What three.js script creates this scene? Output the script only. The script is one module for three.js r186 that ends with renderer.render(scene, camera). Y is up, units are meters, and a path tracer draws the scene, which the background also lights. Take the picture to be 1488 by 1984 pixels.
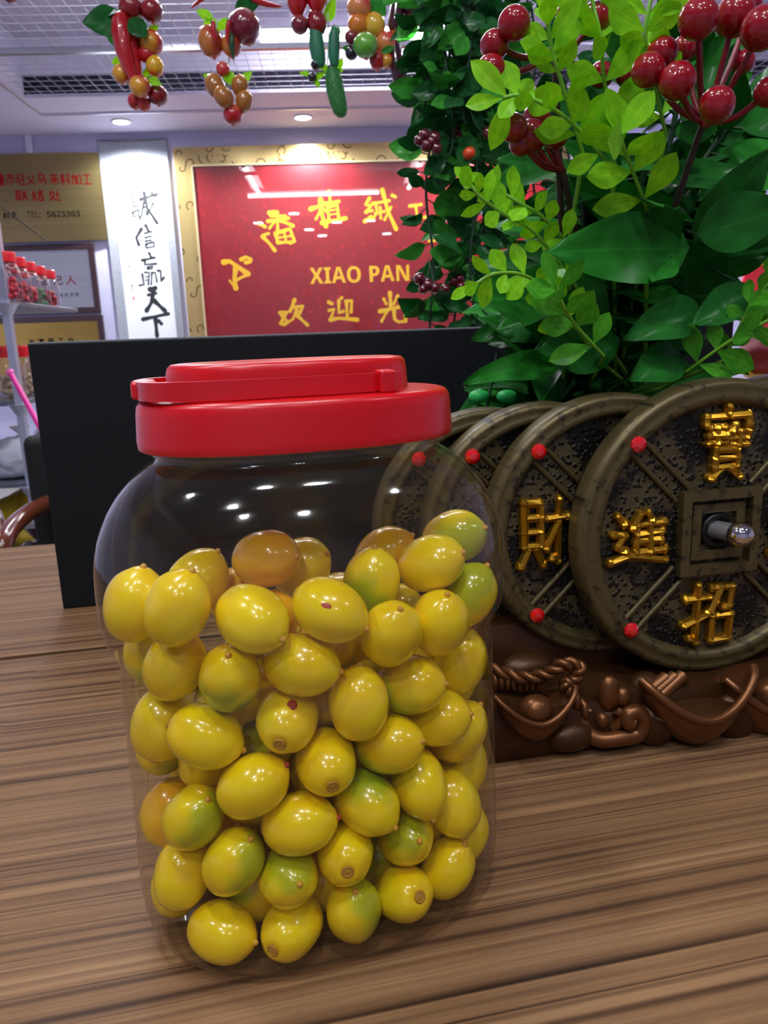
import * as THREE from 'three';
import { mergeGeometries, mergeVertices } from 'three/addons/utils/BufferGeometryUtils.js';
import { RoundedBoxGeometry } from 'three/addons/geometries/RoundedBoxGeometry.js';
import { RectAreaLightUniformsLib } from 'three/addons/lights/RectAreaLightUniformsLib.js';
import { ImprovedNoise } from 'three/addons/math/ImprovedNoise.js';

// ---------------------------------------------------------------- camera, exposure, lights
const scene = new THREE.Scene();
scene.background = new THREE.Color(0x050506);
const FPX = 1480;                                    // focal length for the 1488 x 1984 frame
const EYE = new THREE.Vector3(0, 0.31, 0);           // the table top is y = 0
const camera = new THREE.PerspectiveCamera(2 * Math.atan(992 / FPX) * 180 / Math.PI, 1488 / 1984, 0.02, 60);
camera.position.copy(EYE);
camera.rotation.set(THREE.MathUtils.degToRad(-12.83), 0, THREE.MathUtils.degToRad(-2.1), 'XYZ');
camera.focus = 0.385; camera.userData.fStop = 26;       // a phone lens focused on the jar
camera.updateMatrixWorld();
const renderer = new THREE.WebGLRenderer({ antialias: true });
renderer.toneMapping = THREE.LinearToneMapping;
renderer.toneMappingExposure = 1.22;
renderer.shadowMap.enabled = true;
RectAreaLightUniformsLib.init();
const TUBE_LIGHT = 20, TUBE_GLOW = 52, SPOT_LIGHT = 12;
const NEAR_LIGHT = 116;
const LIGHT_COL = new THREE.Color(0.93, 0.96, 1.0);

// ---------------------------------------------------------------- helpers
const V = (x, y, z) => new THREE.Vector3(x, y, z);
let seedState = 7;
const seed = (s) => { seedState = s | 0; };
function rnd() { seedState = (seedState + 0x6d2b79f5) | 0; let t = Math.imul(seedState ^ (seedState >>> 15), 1 | seedState); t = (t + Math.imul(t ^ (t >>> 7), 61 | t)) ^ t; return ((t ^ (t >>> 14)) >>> 0) / 4294967296; }
const rr = (a, b) => a + (b - a) * rnd();
const noise3 = new ImprovedNoise();
const N = (x, y, z) => noise3.noise(x, y, z);
const rad = (d) => d * Math.PI / 180;
function ray(x, y) { return V(x - 744, 992 - y, -FPX).applyQuaternion(camera.quaternion); }
function at(x, y, depth) { const r = ray(x, y); return EYE.clone().addScaledVector(r, depth / -r.z); }          // photo pixel at a distance in front of the camera
function onTable(x, y, h = 0) { const r = ray(x, y); return EYE.clone().addScaledVector(r, (h - EYE.y) / r.y); }
const mpp = (depth) => depth / FPX * 1.02;                                                                     // metres per pixel at that distance

const names = {};
function numbered(n) { names[n] = (names[n] || 0) + 1; return names[n] === 1 ? n : n + '_' + String(names[n] - 1).padStart(3, '0'); }
function shade(o) { o.traverse((m) => { if (m.isMesh) { m.castShadow = true; m.receiveShadow = true; } }); }
function thing(name, label, category, pos = V(0, 0, 0), turn = 0, group) {
  const o = new THREE.Group(); o.name = numbered(name); o.position.copy(pos); o.rotation.y = turn; scene.add(o);
  o.userData = { label, category }; if (group) o.userData.group = group;
  return o;
}
function part(parent, name, geo, m, pos, quat) {
  const o = new THREE.Mesh(geo, m); o.name = name; if (pos) o.position.copy(pos); if (quat) o.quaternion.copy(quat);
  parent.add(o); return o;
}
function single(name, label, category, geo, m, pos, group) {
  const o = new THREE.Mesh(geo, m); o.name = numbered(name); if (pos) o.position.copy(pos); scene.add(o);
  o.userData = { label, category }; if (group) o.userData.group = group; return o;
}
function struct(name, geo, m, parent = scene) {
  const o = new THREE.Mesh(geo, m); o.name = parent === scene ? numbered(name) : name; parent.add(o);
  if (parent === scene) o.userData = { kind: 'structure' }; return o;
}
const box = (w, h, d, x = 0, y = 0, z = 0) => new THREE.BoxGeometry(w, h, d).translate(x, y, z);
const rbox = (w, h, d, r, x = 0, y = 0, z = 0) => new RoundedBoxGeometry(w, h, d, 2, r).translate(x, y, z);
const cyl = (r, h, n = 16, r2 = r) => new THREE.CylinderGeometry(r2, r, h, n);
function plain(g) { const c = g.index ? g.toNonIndexed() : g.clone(); for (const k of Object.keys(c.attributes)) if (!['position', 'normal', 'uv'].includes(k)) c.deleteAttribute(k); return c; }
const merge = (list) => mergeGeometries(list.map(plain));
const curve = (pts, t = 0.5) => new THREE.CatmullRomCurve3(pts, false, 'catmullrom', t);
const tube = (pts, r, n = 24, s = 8) => new THREE.TubeGeometry(curve(pts), n, r, s);
function bar(a, b, r, n = 8) { const d = b.clone().sub(a); const g = new THREE.CylinderGeometry(r, r, d.length(), n); g.applyQuaternion(new THREE.Quaternion().setFromUnitVectors(V(0, 1, 0), d.clone().normalize())); return g.translate((a.x + b.x) / 2, (a.y + b.y) / 2, (a.z + b.z) / 2); }
function basis(x, yHint) { const X = x.clone().normalize(); const Z = X.clone().cross(yHint).normalize(); const Y = Z.clone().cross(X); return new THREE.Quaternion().setFromRotationMatrix(new THREE.Matrix4().makeBasis(X, Y, Z)); }
function mat(c, rough = 0.6, extra = {}) { return new THREE.MeshPhysicalMaterial({ color: c, roughness: rough, ...extra }); }
function dataTex(w, h, fn, srgb = true) {
  const d = new Uint8Array(w * h * 4);
  for (let j = 0; j < h; j++) for (let i = 0; i < w; i++) { const c = fn(i / w, j / h, i, j); const k = (j * w + i) * 4; d[k] = c[0]; d[k + 1] = c[1]; d[k + 2] = c[2]; d[k + 3] = 255; }
  const t = new THREE.DataTexture(d, w, h); t.wrapS = t.wrapT = THREE.RepeatWrapping; t.magFilter = THREE.LinearFilter; t.minFilter = THREE.LinearMipmapLinearFilter; t.generateMipmaps = true;
  if (srgb) t.colorSpace = THREE.SRGBColorSpace; t.needsUpdate = true; return t;
}
function canvasTex(w, h, draw) {
  const c = document.createElement('canvas'); c.width = w; c.height = h; draw(c.getContext('2d'), w, h);
  const t = new THREE.CanvasTexture(c); t.colorSpace = THREE.SRGBColorSpace; return t;
}
const clamp = (x, a = 0, b = 1) => Math.min(b, Math.max(a, x));
const mix = (a, b, t) => a + (b - a) * t;
function tint(g, fn) {                                   // vertex colours, linear values from sRGB hex-like triples
  const p = g.attributes.position, c = new Float32Array(p.count * 3), k = new THREE.Color();
  for (let i = 0; i < p.count; i++) { const v = fn(p.getX(i), p.getY(i), p.getZ(i)); k.setRGB(v[0] / 255, v[1] / 255, v[2] / 255, THREE.SRGBColorSpace); c[3 * i] = k.r; c[3 * i + 1] = k.g; c[3 * i + 2] = k.b; }
  g.setAttribute('color', new THREE.BufferAttribute(c, 3)); return g;
}
const mix3 = (a, b, t) => [mix(a[0], b[0], t), mix(a[1], b[1], t), mix(a[2], b[2], t)];
const smooth = (e0, e1, x) => { const t = clamp((x - e0) / (e1 - e0)); return t * t * (3 - 2 * t); };

// the room is turned a little against the camera
const ROOM_TURN = rad(2.6), WALL_Z = -6.3;
const roomQ = new THREE.Quaternion().setFromAxisAngle(V(0, 1, 0), ROOM_TURN);
function RM(x, y, z) { return V(x, y, z - WALL_Z).applyQuaternion(roomQ).add(V(0, 0, WALL_Z)); }
const wallN = V(0, 0, 1).applyQuaternion(roomQ);
function onWall(x, y, off = 0) {                         // photo pixel on the back wall, off metres in front of it
  const r = ray(x, y), p0 = V(0, 0, WALL_Z).addScaledVector(wallN, off);
  return EYE.clone().addScaledVector(r, p0.sub(EYE).dot(wallN) / r.dot(wallN));
}
function wallXY(x, y, off = 0) { const p = onWall(x, y, off).sub(V(0, 0, WALL_Z)).applyQuaternion(roomQ.clone().invert()); return [p.x, p.y]; }
const inRoom = (g) => g.translate(0, 0, -WALL_Z).applyQuaternion(roomQ).translate(0, 0, WALL_Z);

// ---------------------------------------------------------------- room shell
const CEIL = 1.87, FLOOR = -0.75, VOID = 2.21, XL = -3.3, XR = 3.6, ZB = 3.9;
const MESH_X0 = -2.22, MESH_Z0 = -5.41;
const wallPaint = mat(0xc3c1de, 0.75), ceilPaint = mat(0xbcb5cc, 0.7), voidPaint = ceilPaint;
const floorTiles = mat(0x8d8a88, 0.35);
struct('floor', inRoom(box(XR - XL + 0.4, 0.1, ZB - WALL_Z + 0.4, (XL + XR) / 2, FLOOR - 0.05, (ZB + WALL_Z) / 2)), floorTiles);
struct('wall_back', inRoom(box(XR - XL + 0.4, 3.2, 0.12, (XL + XR) / 2, 0.8, WALL_Z - 0.06)), wallPaint);
struct('wall_left', inRoom(box(0.12, 3.2, ZB - WALL_Z + 0.2, XL - 0.06, 0.8, (ZB + WALL_Z) / 2)), wallPaint);
struct('wall_right', inRoom(box(0.12, 3.2, ZB - WALL_Z + 0.2, XR + 0.06, 0.8, (ZB + WALL_Z) / 2)), wallPaint);
struct('wall_front', inRoom(box(XR - XL + 0.4, 3.2, 0.12, (XL + XR) / 2, 0.8, ZB + 0.06)), wallPaint);
{
  const zf = 3.4, xr = 3.2;
  struct('ceiling', inRoom(merge([
    box(XR - XL, 0.02, MESH_Z0 - WALL_Z, (XL + XR) / 2, CEIL + 0.01, (MESH_Z0 + WALL_Z) / 2),
    box(XR - XL, 0.1, ZB - zf, (XL + XR) / 2, CEIL + 0.05, (ZB + zf) / 2),
    box(MESH_X0 - XL, 0.1, zf - MESH_Z0, (MESH_X0 + XL) / 2, CEIL + 0.05, (zf + MESH_Z0) / 2),
    box(XR - xr, 0.1, zf - MESH_Z0, (XR + xr) / 2, CEIL + 0.05, (zf + MESH_Z0) / 2)])), ceilPaint);
  struct('ceiling_001', inRoom(box(XR - XL + 0.2, 0.08, ZB - WALL_Z + 0.2, (XL + XR) / 2, VOID + 0.04, (ZB + WALL_Z) / 2)), voidPaint);
  // above the border ceiling an open slot leads into the space over it
  struct('trim_1', inRoom(box(xr - MESH_X0, 0.21, 0.03, (xr + MESH_X0) / 2, CEIL + 0.237, MESH_Z0 - 0.014)), voidPaint);
  struct('trim_2', inRoom(box(0.03, 0.33, zf - MESH_Z0, MESH_X0 - 0.012, CEIL + 0.17, (zf + MESH_Z0) / 2)), voidPaint);
  struct('trim_3', inRoom(merge([box(XR - MESH_X0 + 0.02, 0.012, 0.02, (XR + MESH_X0) / 2, CEIL - 0.006, -5.76), box(0.02, 0.012, 6, MESH_X0 - 0.02, CEIL - 0.006, -2.76)])), mat(0xd8d6e0, 0.25, { metalness: 0.6 }));
  // the frame bar across the ceiling opening
  struct('trim_4', inRoom(box(xr - MESH_X0, 0.03, 0.035, (xr + MESH_X0) / 2, CEIL + 0.005, -4.64)), mat(0x9a9aa6, 0.3, { metalness: 0.7 }));
  // welded wire mesh laid over the opening
  const wires = [], z1 = -0.9;
  for (let x = MESH_X0 + 0.04; x < xr; x += 0.075) wires.push(box(0.003, 0.003, z1 - MESH_Z0, x, CEIL + 0.016, (z1 + MESH_Z0) / 2));
  for (let z = MESH_Z0 + 0.05; z < z1; z += 0.095) wires.push(box(xr - MESH_X0, 0.003, 0.003, (xr + MESH_X0) / 2, CEIL + 0.0205, z));
  const m = single('ceiling_wire_mesh', 'white welded wire mesh grid laid across the ceiling opening', 'wire mesh', inRoom(merge(wires)), mat(0x9c9daa, 0.45, { metalness: 0.2 }));
  m.userData.kind = 'structure';
  // skirting
  struct('baseboard_back', inRoom(box(XR - XL, 0.09, 0.015, (XL + XR) / 2, FLOOR + 0.045, WALL_Z + 0.008)), mat(0x5b4436, 0.5));
}
// fluorescent tubes in the ceiling opening: glowing tube + two sockets, and the light it gives
const tubeGlow = new THREE.MeshStandardMaterial({ color: 0xffffff, emissive: LIGHT_COL, emissiveIntensity: TUBE_GLOW });
const socketMat = mat(0xdfe0e4, 0.4);
function fluorescent(label, cx, z, len, along, power = 1, y = 2.06) {
  const o = thing('fluorescent_tube_lamp', label, 'tube lamp', RM(cx, y, z), ROOM_TURN + (along ? Math.PI / 2 : 0), 'fluorescent tubes above the ceiling mesh');
  part(o, 'glowing_tube', cyl(0.019, len, 14).rotateZ(Math.PI / 2), tubeGlow);
  for (const s of [-1, 1]) part(o, 'socket', rbox(0.03, 0.05, 0.034, 0.006, s * (len / 2 + 0.012), 0.012, 0), socketMat);
  part(o, 'reflector', merge([box(len + 0.06, 0.006, 0.05, 0, 0.06, 0), box(len + 0.06, 0.006, 0.06).rotateX(0.5).translate(0, 0.047, 0.05), box(len + 0.06, 0.006, 0.06).rotateX(-0.5).translate(0, 0.047, -0.05)]), socketMat);
  for (const s of [-1, 1]) part(o, 'hanger', cyl(0.005, 0.088, 8).translate(s * len * 0.35, 0.106, 0), socketMat);
  const l = new THREE.RectAreaLight(LIGHT_COL, TUBE_LIGHT * power, len, 0.05);
  l.position.copy(RM(cx, y - 0.018, z)); l.rotation.set(-Math.PI / 2, 0, along ? Math.PI / 2 : 0); l.castShadow = true; scene.add(l);
  if (!along) l.rotation.set(-Math.PI / 2, 0, ROOM_TURN); else l.rotation.set(-Math.PI / 2, 0, Math.PI / 2 + ROOM_TURN);
  return o;
}
fluorescent('long fluorescent tube behind the hanging fruit, running along the back wall', -0.08, -5.08, 1.2, false, 0.55);
fluorescent('long fluorescent tube crossing the room above the hanging cucumbers', -0.55, -2.43, 1.6, false, 0.9);
fluorescent('fluorescent tube at the calligraphy side, running towards the back wall', -1.2, -3.35, 1.4, true, 0.8);
fluorescent('fluorescent tube at the vine side, running towards the back wall', 0.6, -3.35, 1.4, true, 0.8);
// round ceiling lamps over the near half of the room
function ceilingLamp(label, x, z, power) {
  const y = 2.13, o = thing('ceiling_lamp', label, 'ceiling lamp', RM(x, y, z), ROOM_TURN, 'round ceiling lamps over the table');
  part(o, 'housing', new THREE.LatheGeometry([[0.05, 0.082], [0.085, 0.06], [0.095, 0.0], [0.09, -0.004], [0.085, 0.004]].map(([r, h]) => new THREE.Vector2(r, h)), 32), socketMat);
  part(o, 'glowing_disc', cyl(0.082, 0.006, 32), new THREE.MeshStandardMaterial({ color: 0xffffff, emissive: LIGHT_COL, emissiveIntensity: 30 }));
  const l = new THREE.RectAreaLight(LIGHT_COL, NEAR_LIGHT * power, 0.14, 0.14); l.position.copy(RM(x, y - 0.012, z)); l.rotation.set(-Math.PI / 2, 0, ROOM_TURN); l.castShadow = true; scene.add(l);
}
for (const [x, z, p, n] of [[-0.75, 1.1, 1.25, 'over the jar end of the table'], [-0.28, 0.35, 1, 'over the middle of the table, beside the one at the jar end'], [0.25, 0.3, 0.5, 'over the planter end of the table'], [-1.5, 0.2, 1, 'by the rack side wall'], [1.5, 0.5, 0.4, 'by the wall opposite the rack'], [-0.55, 1.9, 1, 'further back, in line with the jar'], [0.6, 1.9, 0.5, 'further back, in line with the planter'], [-0.9, -0.6, 1, 'just in front of the hanging fruit strings']])
  ceilingLamp('round ceiling lamp ' + n, x, z, p);
// recessed downlights along the back wall
for (const x of [-1.77, -0.49, 0.79, 2.07]) {
  const o = thing('recessed_downlight', x < -1.5 ? 'round recessed downlight above the calligraphy scroll' : x < 0 ? 'round recessed downlight above the red sign, beside the scroll' : 'round recessed downlight above the vine side of the red sign', 'downlight', RM(x, CEIL - 0.004, -5.97), ROOM_TURN, 'downlights along the back wall');
  part(o, 'trim_ring', new THREE.TorusGeometry(0.062, 0.008, 10, 36).rotateX(Math.PI / 2), mat(0xe8e8ee, 0.3));
  part(o, 'glowing_lens', cyl(0.056, 0.008, 32), new THREE.MeshStandardMaterial({ color: 0xffffff, emissive: LIGHT_COL, emissiveIntensity: 14 }));
  const s = new THREE.SpotLight(LIGHT_COL, SPOT_LIGHT, 0, rad(74), 0.35, 2);
  s.position.copy(RM(x, CEIL - 0.03, -5.97)); s.target.position.copy(RM(x, -1, -6.03)); s.castShadow = true; s.shadow.radius = 2.5; scene.add(s); scene.add(s.target);
}

// ---------------------------------------------------------------- brush writing
// strokes are polylines with a width; characters from the photograph are traced in photo pixels and projected onto the board they are written on
function brush(g, pts, w, col) {
  g.strokeStyle = col; g.fillStyle = col; g.lineCap = 'round'; g.lineJoin = 'round';
  const n = pts.length;
  for (let i = 0; i < n - 1; i++) {
    const steps = 8;
    for (let k = 0; k < steps; k++) {
      const t0 = k / steps, t1 = (k + 1) / steps, T = (i + t0) / (n - 1);
      g.lineWidth = w * (1.08 - 0.35 * Math.sin(T * Math.PI));
      g.beginPath(); g.moveTo(mix(pts[i][0], pts[i + 1][0], t0), mix(pts[i][1], pts[i + 1][1], t0)); g.lineTo(mix(pts[i][0], pts[i + 1][0], t1), mix(pts[i][1], pts[i + 1][1], t1)); g.stroke();
    }
  }
}
const parse = (s) => s.split('|').map((l) => { const [w, ...p] = l.trim().split(/\s+/); return [+w, p.map((q) => q.split(',').map(Number))]; });
const SIGN_STROKES = parse('24 45,568 85,562 205,645|17 205,645 120,690|24 125,600 115,680 125,738|12 120,735 85,690|18 160,550 190,535 225,548 220,565 190,570|' +
  '18 280,315 315,335|14 310,390 340,380|18 300,400 345,445 380,490|20 345,245 375,240|16 335,300 470,280|16 395,240 400,360|14 390,290 345,345|18 410,290 500,330|14 355,265 450,265|18 385,380 400,440|18 385,380 480,350 510,430 480,440|16 400,440 500,435|13 440,365 455,435|12 390,410 490,395|' +
  '20 615,220 690,195|22 680,160 690,260 715,330|14 680,230 650,285|14 690,215 720,235|16 700,185 800,170|16 735,105 745,180|15 725,205 735,290|15 730,205 790,195 800,285|9 735,230 790,222|9 735,258 790,250|20 690,310 845,280|' +
  '16 1000,150 975,190 1010,200 980,240|14 975,240 1020,230|18 970,300 1010,270|16 1020,185 1130,165|14 1040,180 1050,240 1020,290|14 1070,210 1075,280|14 1040,250 1100,235|20 1085,95 1120,230 1175,350|14 1140,210 1100,290|16 1150,130 1170,140|' +
  '15 1265,200 1340,190|15 1302,195 1315,270|15 1270,285 1375,272|15 1370,330 1450,320|15 1395,300 1398,350|15 1425,296 1428,345|15 1380,380 1440,370 1390,430 1460,425 1462,400|' +
  '18 415,900 460,895 420,970|16 425,915 465,960|18 510,815 480,890|16 495,865 565,855 545,900|16 525,880 500,940 440,978|18 525,915 595,980|' +
  '18 735,830 755,840|14 735,885 770,875 750,930|20 745,945 800,935 920,945|16 800,820 800,900 830,890|14 820,800 800,820|16 845,825 885,820 880,895|16 850,830 855,925|' +
  '20 1135,770 1140,860|16 1095,810 1110,840|16 1185,790 1160,840|20 1070,890 1200,860|16 1120,880 1080,955|18 1160,870 1165,940 1190,960 1240,955 1235,920|' +
  '15 1370,830 1370,930|15 1395,810 1395,940|15 1420,830 1500,815|15 1430,880 1500,870 1500,930 1430,940 1430,880').map(([w, p]) => [w / 3.382, p.map(([x, y]) => [420 + x / 3.382, 340 + y / 3.382])]);
const SCROLL_STROKES = parse('8 760,1120 790,1125|8 765,1165 795,1160|8 770,1190 795,1185|8 760,1225 800,1210 800,1245 770,1250 765,1225|14 810,1150 905,1120|14 830,1110 850,1200 905,1285|10 830,1165 815,1240 805,1260|9 830,1195 850,1190 845,1235|9 885,1170 850,1240|12 875,1115 895,1130|' +
  '14 815,1320 785,1370 800,1410|14 840,1300 855,1330|9 835,1345 875,1335|9 838,1370 870,1362|9 840,1390 870,1385|9 840,1410 845,1430 890,1420 885,1395 840,1408|' +
  '12 860,1460 870,1480|12 820,1500 890,1485|10 835,1500 835,1525 900,1520|8 850,1540 880,1535 875,1550 850,1550|9 820,1580 830,1640 805,1645|8 835,1570 860,1570 855,1640|6 840,1595 858,1593|6 840,1615 856,1612|8 875,1570 872,1640|8 875,1575 895,1570 905,1625|10 910,1560 925,1560 930,1620 945,1600|' +
  '20 865,1668 895,1660|12 855,1700 900,1690|18 885,1680 870,1750 845,1790|20 885,1730 950,1790|16 825,1840 970,1808|18 895,1830 905,1935|16 915,1850 930,1865').map(([w, p]) => [w / 2.974, p.map(([x, y]) => [x / 2.974, y / 2.974])]);
const SIDE_STROKES = parse('4 715,1405 755,1400|4 725,1395 730,1425 750,1420|4 735,1440 755,1438|4 730,1455 758,1450|4 745,1435 742,1475|4 735,1490 755,1485|4 740,1500 735,1520 750,1515|4 735,1540 760,1530|4 745,1525 740,1565 765,1560|4 740,1580 762,1578|4 750,1600 762,1615 748,1620|4 755,1650 770,1645|4 762,1640 760,1680').map(([w, p]) => [w / 2.974, p.map(([x, y]) => [x / 2.974, y / 2.974])]);
// plain glyphs on a 100 x 100 grid for the engraved plaques
const GLYPH = {
  tong: '50,4 50,16|20,18 80,18|35,22 40,32|65,22 60,32|12,36 88,36|25,44 75,44 75,68 25,68 25,44|25,56 75,56|50,44 50,92|20,80 80,80|10,94 90,94',
  shi: '50,4 50,18|10,22 90,22|22,40 22,84|22,40 78,40 78,80 70,84|50,22 50,98',
  zhu: '8,14 36,14 32,52|12,30 10,52 40,52 38,88 28,90|6,72 30,68|70,4 76,16|52,24 94,24|54,54 92,54|73,24 73,92|48,94 96,94',
  yi: '44,6 54,22|82,22 60,64 12,94|20,30 50,72 92,94',
  wu: '44,2 36,16|24,18 72,18 70,44 58,46|24,18 24,54 86,54 82,92 68,94|8,74 70,74',
  lai: '14,22 86,22|30,32 36,44|70,32 64,44|6,52 94,52|50,4 50,98|48,54 12,88|52,54 90,88',
  liao: '10,20 18,34|44,16 36,32|6,44 50,44|28,6 28,96|26,48 8,80|30,50 46,74|62,16 72,28|60,40 70,50|56,68 96,60|84,6 84,98',
  jia: '6,32 48,32 44,86 32,88|28,8 24,60 6,94|60,24 92,24 92,84 60,84 60,24',
  gong: '16,16 84,16|50,16 50,84|6,86 94,86',
  lian: '4,10 46,10|12,10 12,76|38,10 38,96|12,32 38,32|12,54 38,54|2,82 46,70|58,8 66,22|88,6 80,22|54,30 94,30|50,54 98,54|74,30 72,58 50,94|74,58 96,94',
  luo: '30,4 10,36 34,36 10,66 38,62|6,88 40,80|66,4 50,34|62,16 88,16 52,58|58,26 94,56|56,64 88,64 88,94 56,94 56,64',
  chu: '30,4 12,46|24,22 48,22 40,58 8,94|20,44 50,84 96,92|70,4 70,74|72,32 90,50',
  ji: '30,4 10,34 34,34 10,64 38,60|6,86 40,78|52,14 90,14 90,46 54,46|54,46 54,84 62,92 96,90 96,76',
  ren: '50,6 46,44 8,94|48,36 92,94',
  sheng: '50,2 50,26|28,10 14,28|70,10 84,24|62,20 40,42 14,52|30,46 76,46 76,96 30,96 30,46|30,62 76,62|30,78 76,78',
  fu: '50,2 50,12|10,26 10,14 90,14 90,26|26,26 74,26|32,36 68,36 68,50 32,50 32,36|20,58 80,58 80,96 20,96 20,58|50,58 50,96|20,77 80,77',
  min: '18,10 80,10 80,36 18,36|18,10 18,90 40,80|18,56 86,56|54,36 60,66 78,92 92,94 94,78',
  ye: '36,10 36,86|64,10 64,86|14,34 26,66|86,34 74,66|6,90 94,90',
  jing: '30,4 10,34 34,34 10,64 38,60|6,86 40,78|52,14 88,14 50,50|64,30 94,50|54,62 92,62|73,62 73,92|48,94 98,94',
};
function glyph(g, name, x, y, w, h, lw, col) { for (const s of GLYPH[name].split('|')) { const p = s.trim().split(' ').map((q) => q.split(',').map(Number)); g.strokeStyle = col; g.lineWidth = lw; g.lineJoin = 'miter'; g.lineCap = 'butt'; g.beginPath(); p.forEach(([a, b], i) => (i ? g.lineTo(x + a / 100 * w, y + b / 100 * h) : g.moveTo(x + a / 100 * w, y + b / 100 * h))); g.stroke(); } }
// a flat panel on the wall between pixel corners; returns its room rectangle and a pixel -> canvas map
function wallPanel(px0, py0, px1, py1, off) {
  const [x0, yt] = wallXY(px0, py0, off), [x1, yb] = wallXY(px1, py1, off);
  return { x0, x1, yt, yb, w: x1 - x0, h: yt - yb, cx: (x0 + x1) / 2, cy: (yt + yb) / 2 };
}
const wallPos = (r, off) => RM(r.cx, r.cy, WALL_Z + off);

// ---------------------------------------------------------------- the red sign
{
  const [sx0, sy0] = wallXY(368, 320, 0.06), [, syb] = wallXY(400, 650, 0.06);
  const W = 2.74, x0 = sx0 + 0.008, yt = sy0, H = 1.75, yb = yt - H;
  const CW = 2048, CH = Math.round(CW * H / W);
  const map = (p) => { const [x, y] = wallXY(p[0], p[1], 0.06); return [(x - x0) / W * CW, (yt - y) / H * CH]; };
  const k = CW / W * (6.25 / FPX);
  const tex = canvasTex(CW, CH, (g) => {
    g.fillStyle = '#6e0912'; g.fillRect(0, 0, CW, CH);
    seed(31);
    for (let i = 0; i < 2600; i++) { g.fillStyle = rnd() < 0.5 ? 'rgba(190,30,36,0.16)' : 'rgba(120,4,14,0.16)'; g.beginPath(); g.arc(rnd() * CW, rnd() * CH, rr(2, 14), 0, 7); g.fill(); }
    for (const [w, p] of SIGN_STROKES) brush(g, p.map(map), w * k * 1.35, '#b58e14');
    const a = map([601, 551]), b = map([797, 543]);
    g.fillStyle = '#b58e14'; g.font = 'bold 100px sans-serif'; g.textBaseline = 'alphabetic';
    const size = 100 * (b[0] - a[0]) / g.measureText('XIAO PAN').width; g.font = 'bold ' + size + 'px sans-serif';
    g.fillText('XIAO PAN', a[0], (a[1] + b[1]) / 2);
  });
  const o = thing('shop_sign', 'large glossy red sign with gold brush characters and patterned gold frame on the wall', 'sign', RM(x0 + W / 2, yb, WALL_Z), ROOM_TURN);
  part(o, 'sign_face', box(W, H, 0.02, 0, H / 2, 0.05), mat(0xffffff, 0.35, { map: tex, clearcoat: 1, clearcoatRoughness: 0.015, ior: 1.5 }));
  const goldTex = canvasTex(1024, 1024, (g) => {
    g.fillStyle = '#c0a972'; g.fillRect(0, 0, 1024, 1024); seed(5); g.strokeStyle = 'rgba(70,48,18,0.85)'; g.lineWidth = 9;
    for (let i = 0; i < 46; i++) { const x = rnd() * 1024, y = rnd() * 1024, r = rr(26, 64), s = rnd() * 6; g.beginPath(); for (let t = 0; t < 5; t += 0.2) { const q = r * (1 - t / 6); g.lineTo(x + q * Math.cos(s + t), y + q * Math.sin(s + t)); } g.stroke(); }
  });
  goldTex.wrapS = goldTex.wrapT = THREE.RepeatWrapping;
  const gold = mat(0xffffff, 0.2, { map: goldTex, metalness: 0.6 });
  const F = 0.125;
  const fr = (w, h, x, y) => { const g = box(w, h, 0.06, x, y, 0.03); const p = g.attributes.position, u = g.attributes.uv; for (let i = 0; i < p.count; i++) u.setXY(i, p.getX(i) * 1.1, p.getY(i) * 1.1); return g; };
  part(o, 'frame_side', fr(W + 2 * F, F, 0, H + F / 2), gold); part(o, 'frame_side', fr(W + 2 * F, F, 0, -F / 2), gold);
  part(o, 'frame_side', fr(F, H, -W / 2 - F / 2, H / 2), gold); part(o, 'frame_side', fr(F, H, W / 2 + F / 2, H / 2), gold);
  const lip = mat(0xe8d8a8, 0.25, { metalness: 0.6 });
  part(o, 'inner_lip', merge([box(W, 0.012, 0.012, 0, H - 0.006, 0.066), box(0.012, H, 0.012, -W / 2 + 0.006, H / 2, 0.066), box(0.012, H, 0.012, W / 2 - 0.006, H / 2, 0.066)]), lip);
}
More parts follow.
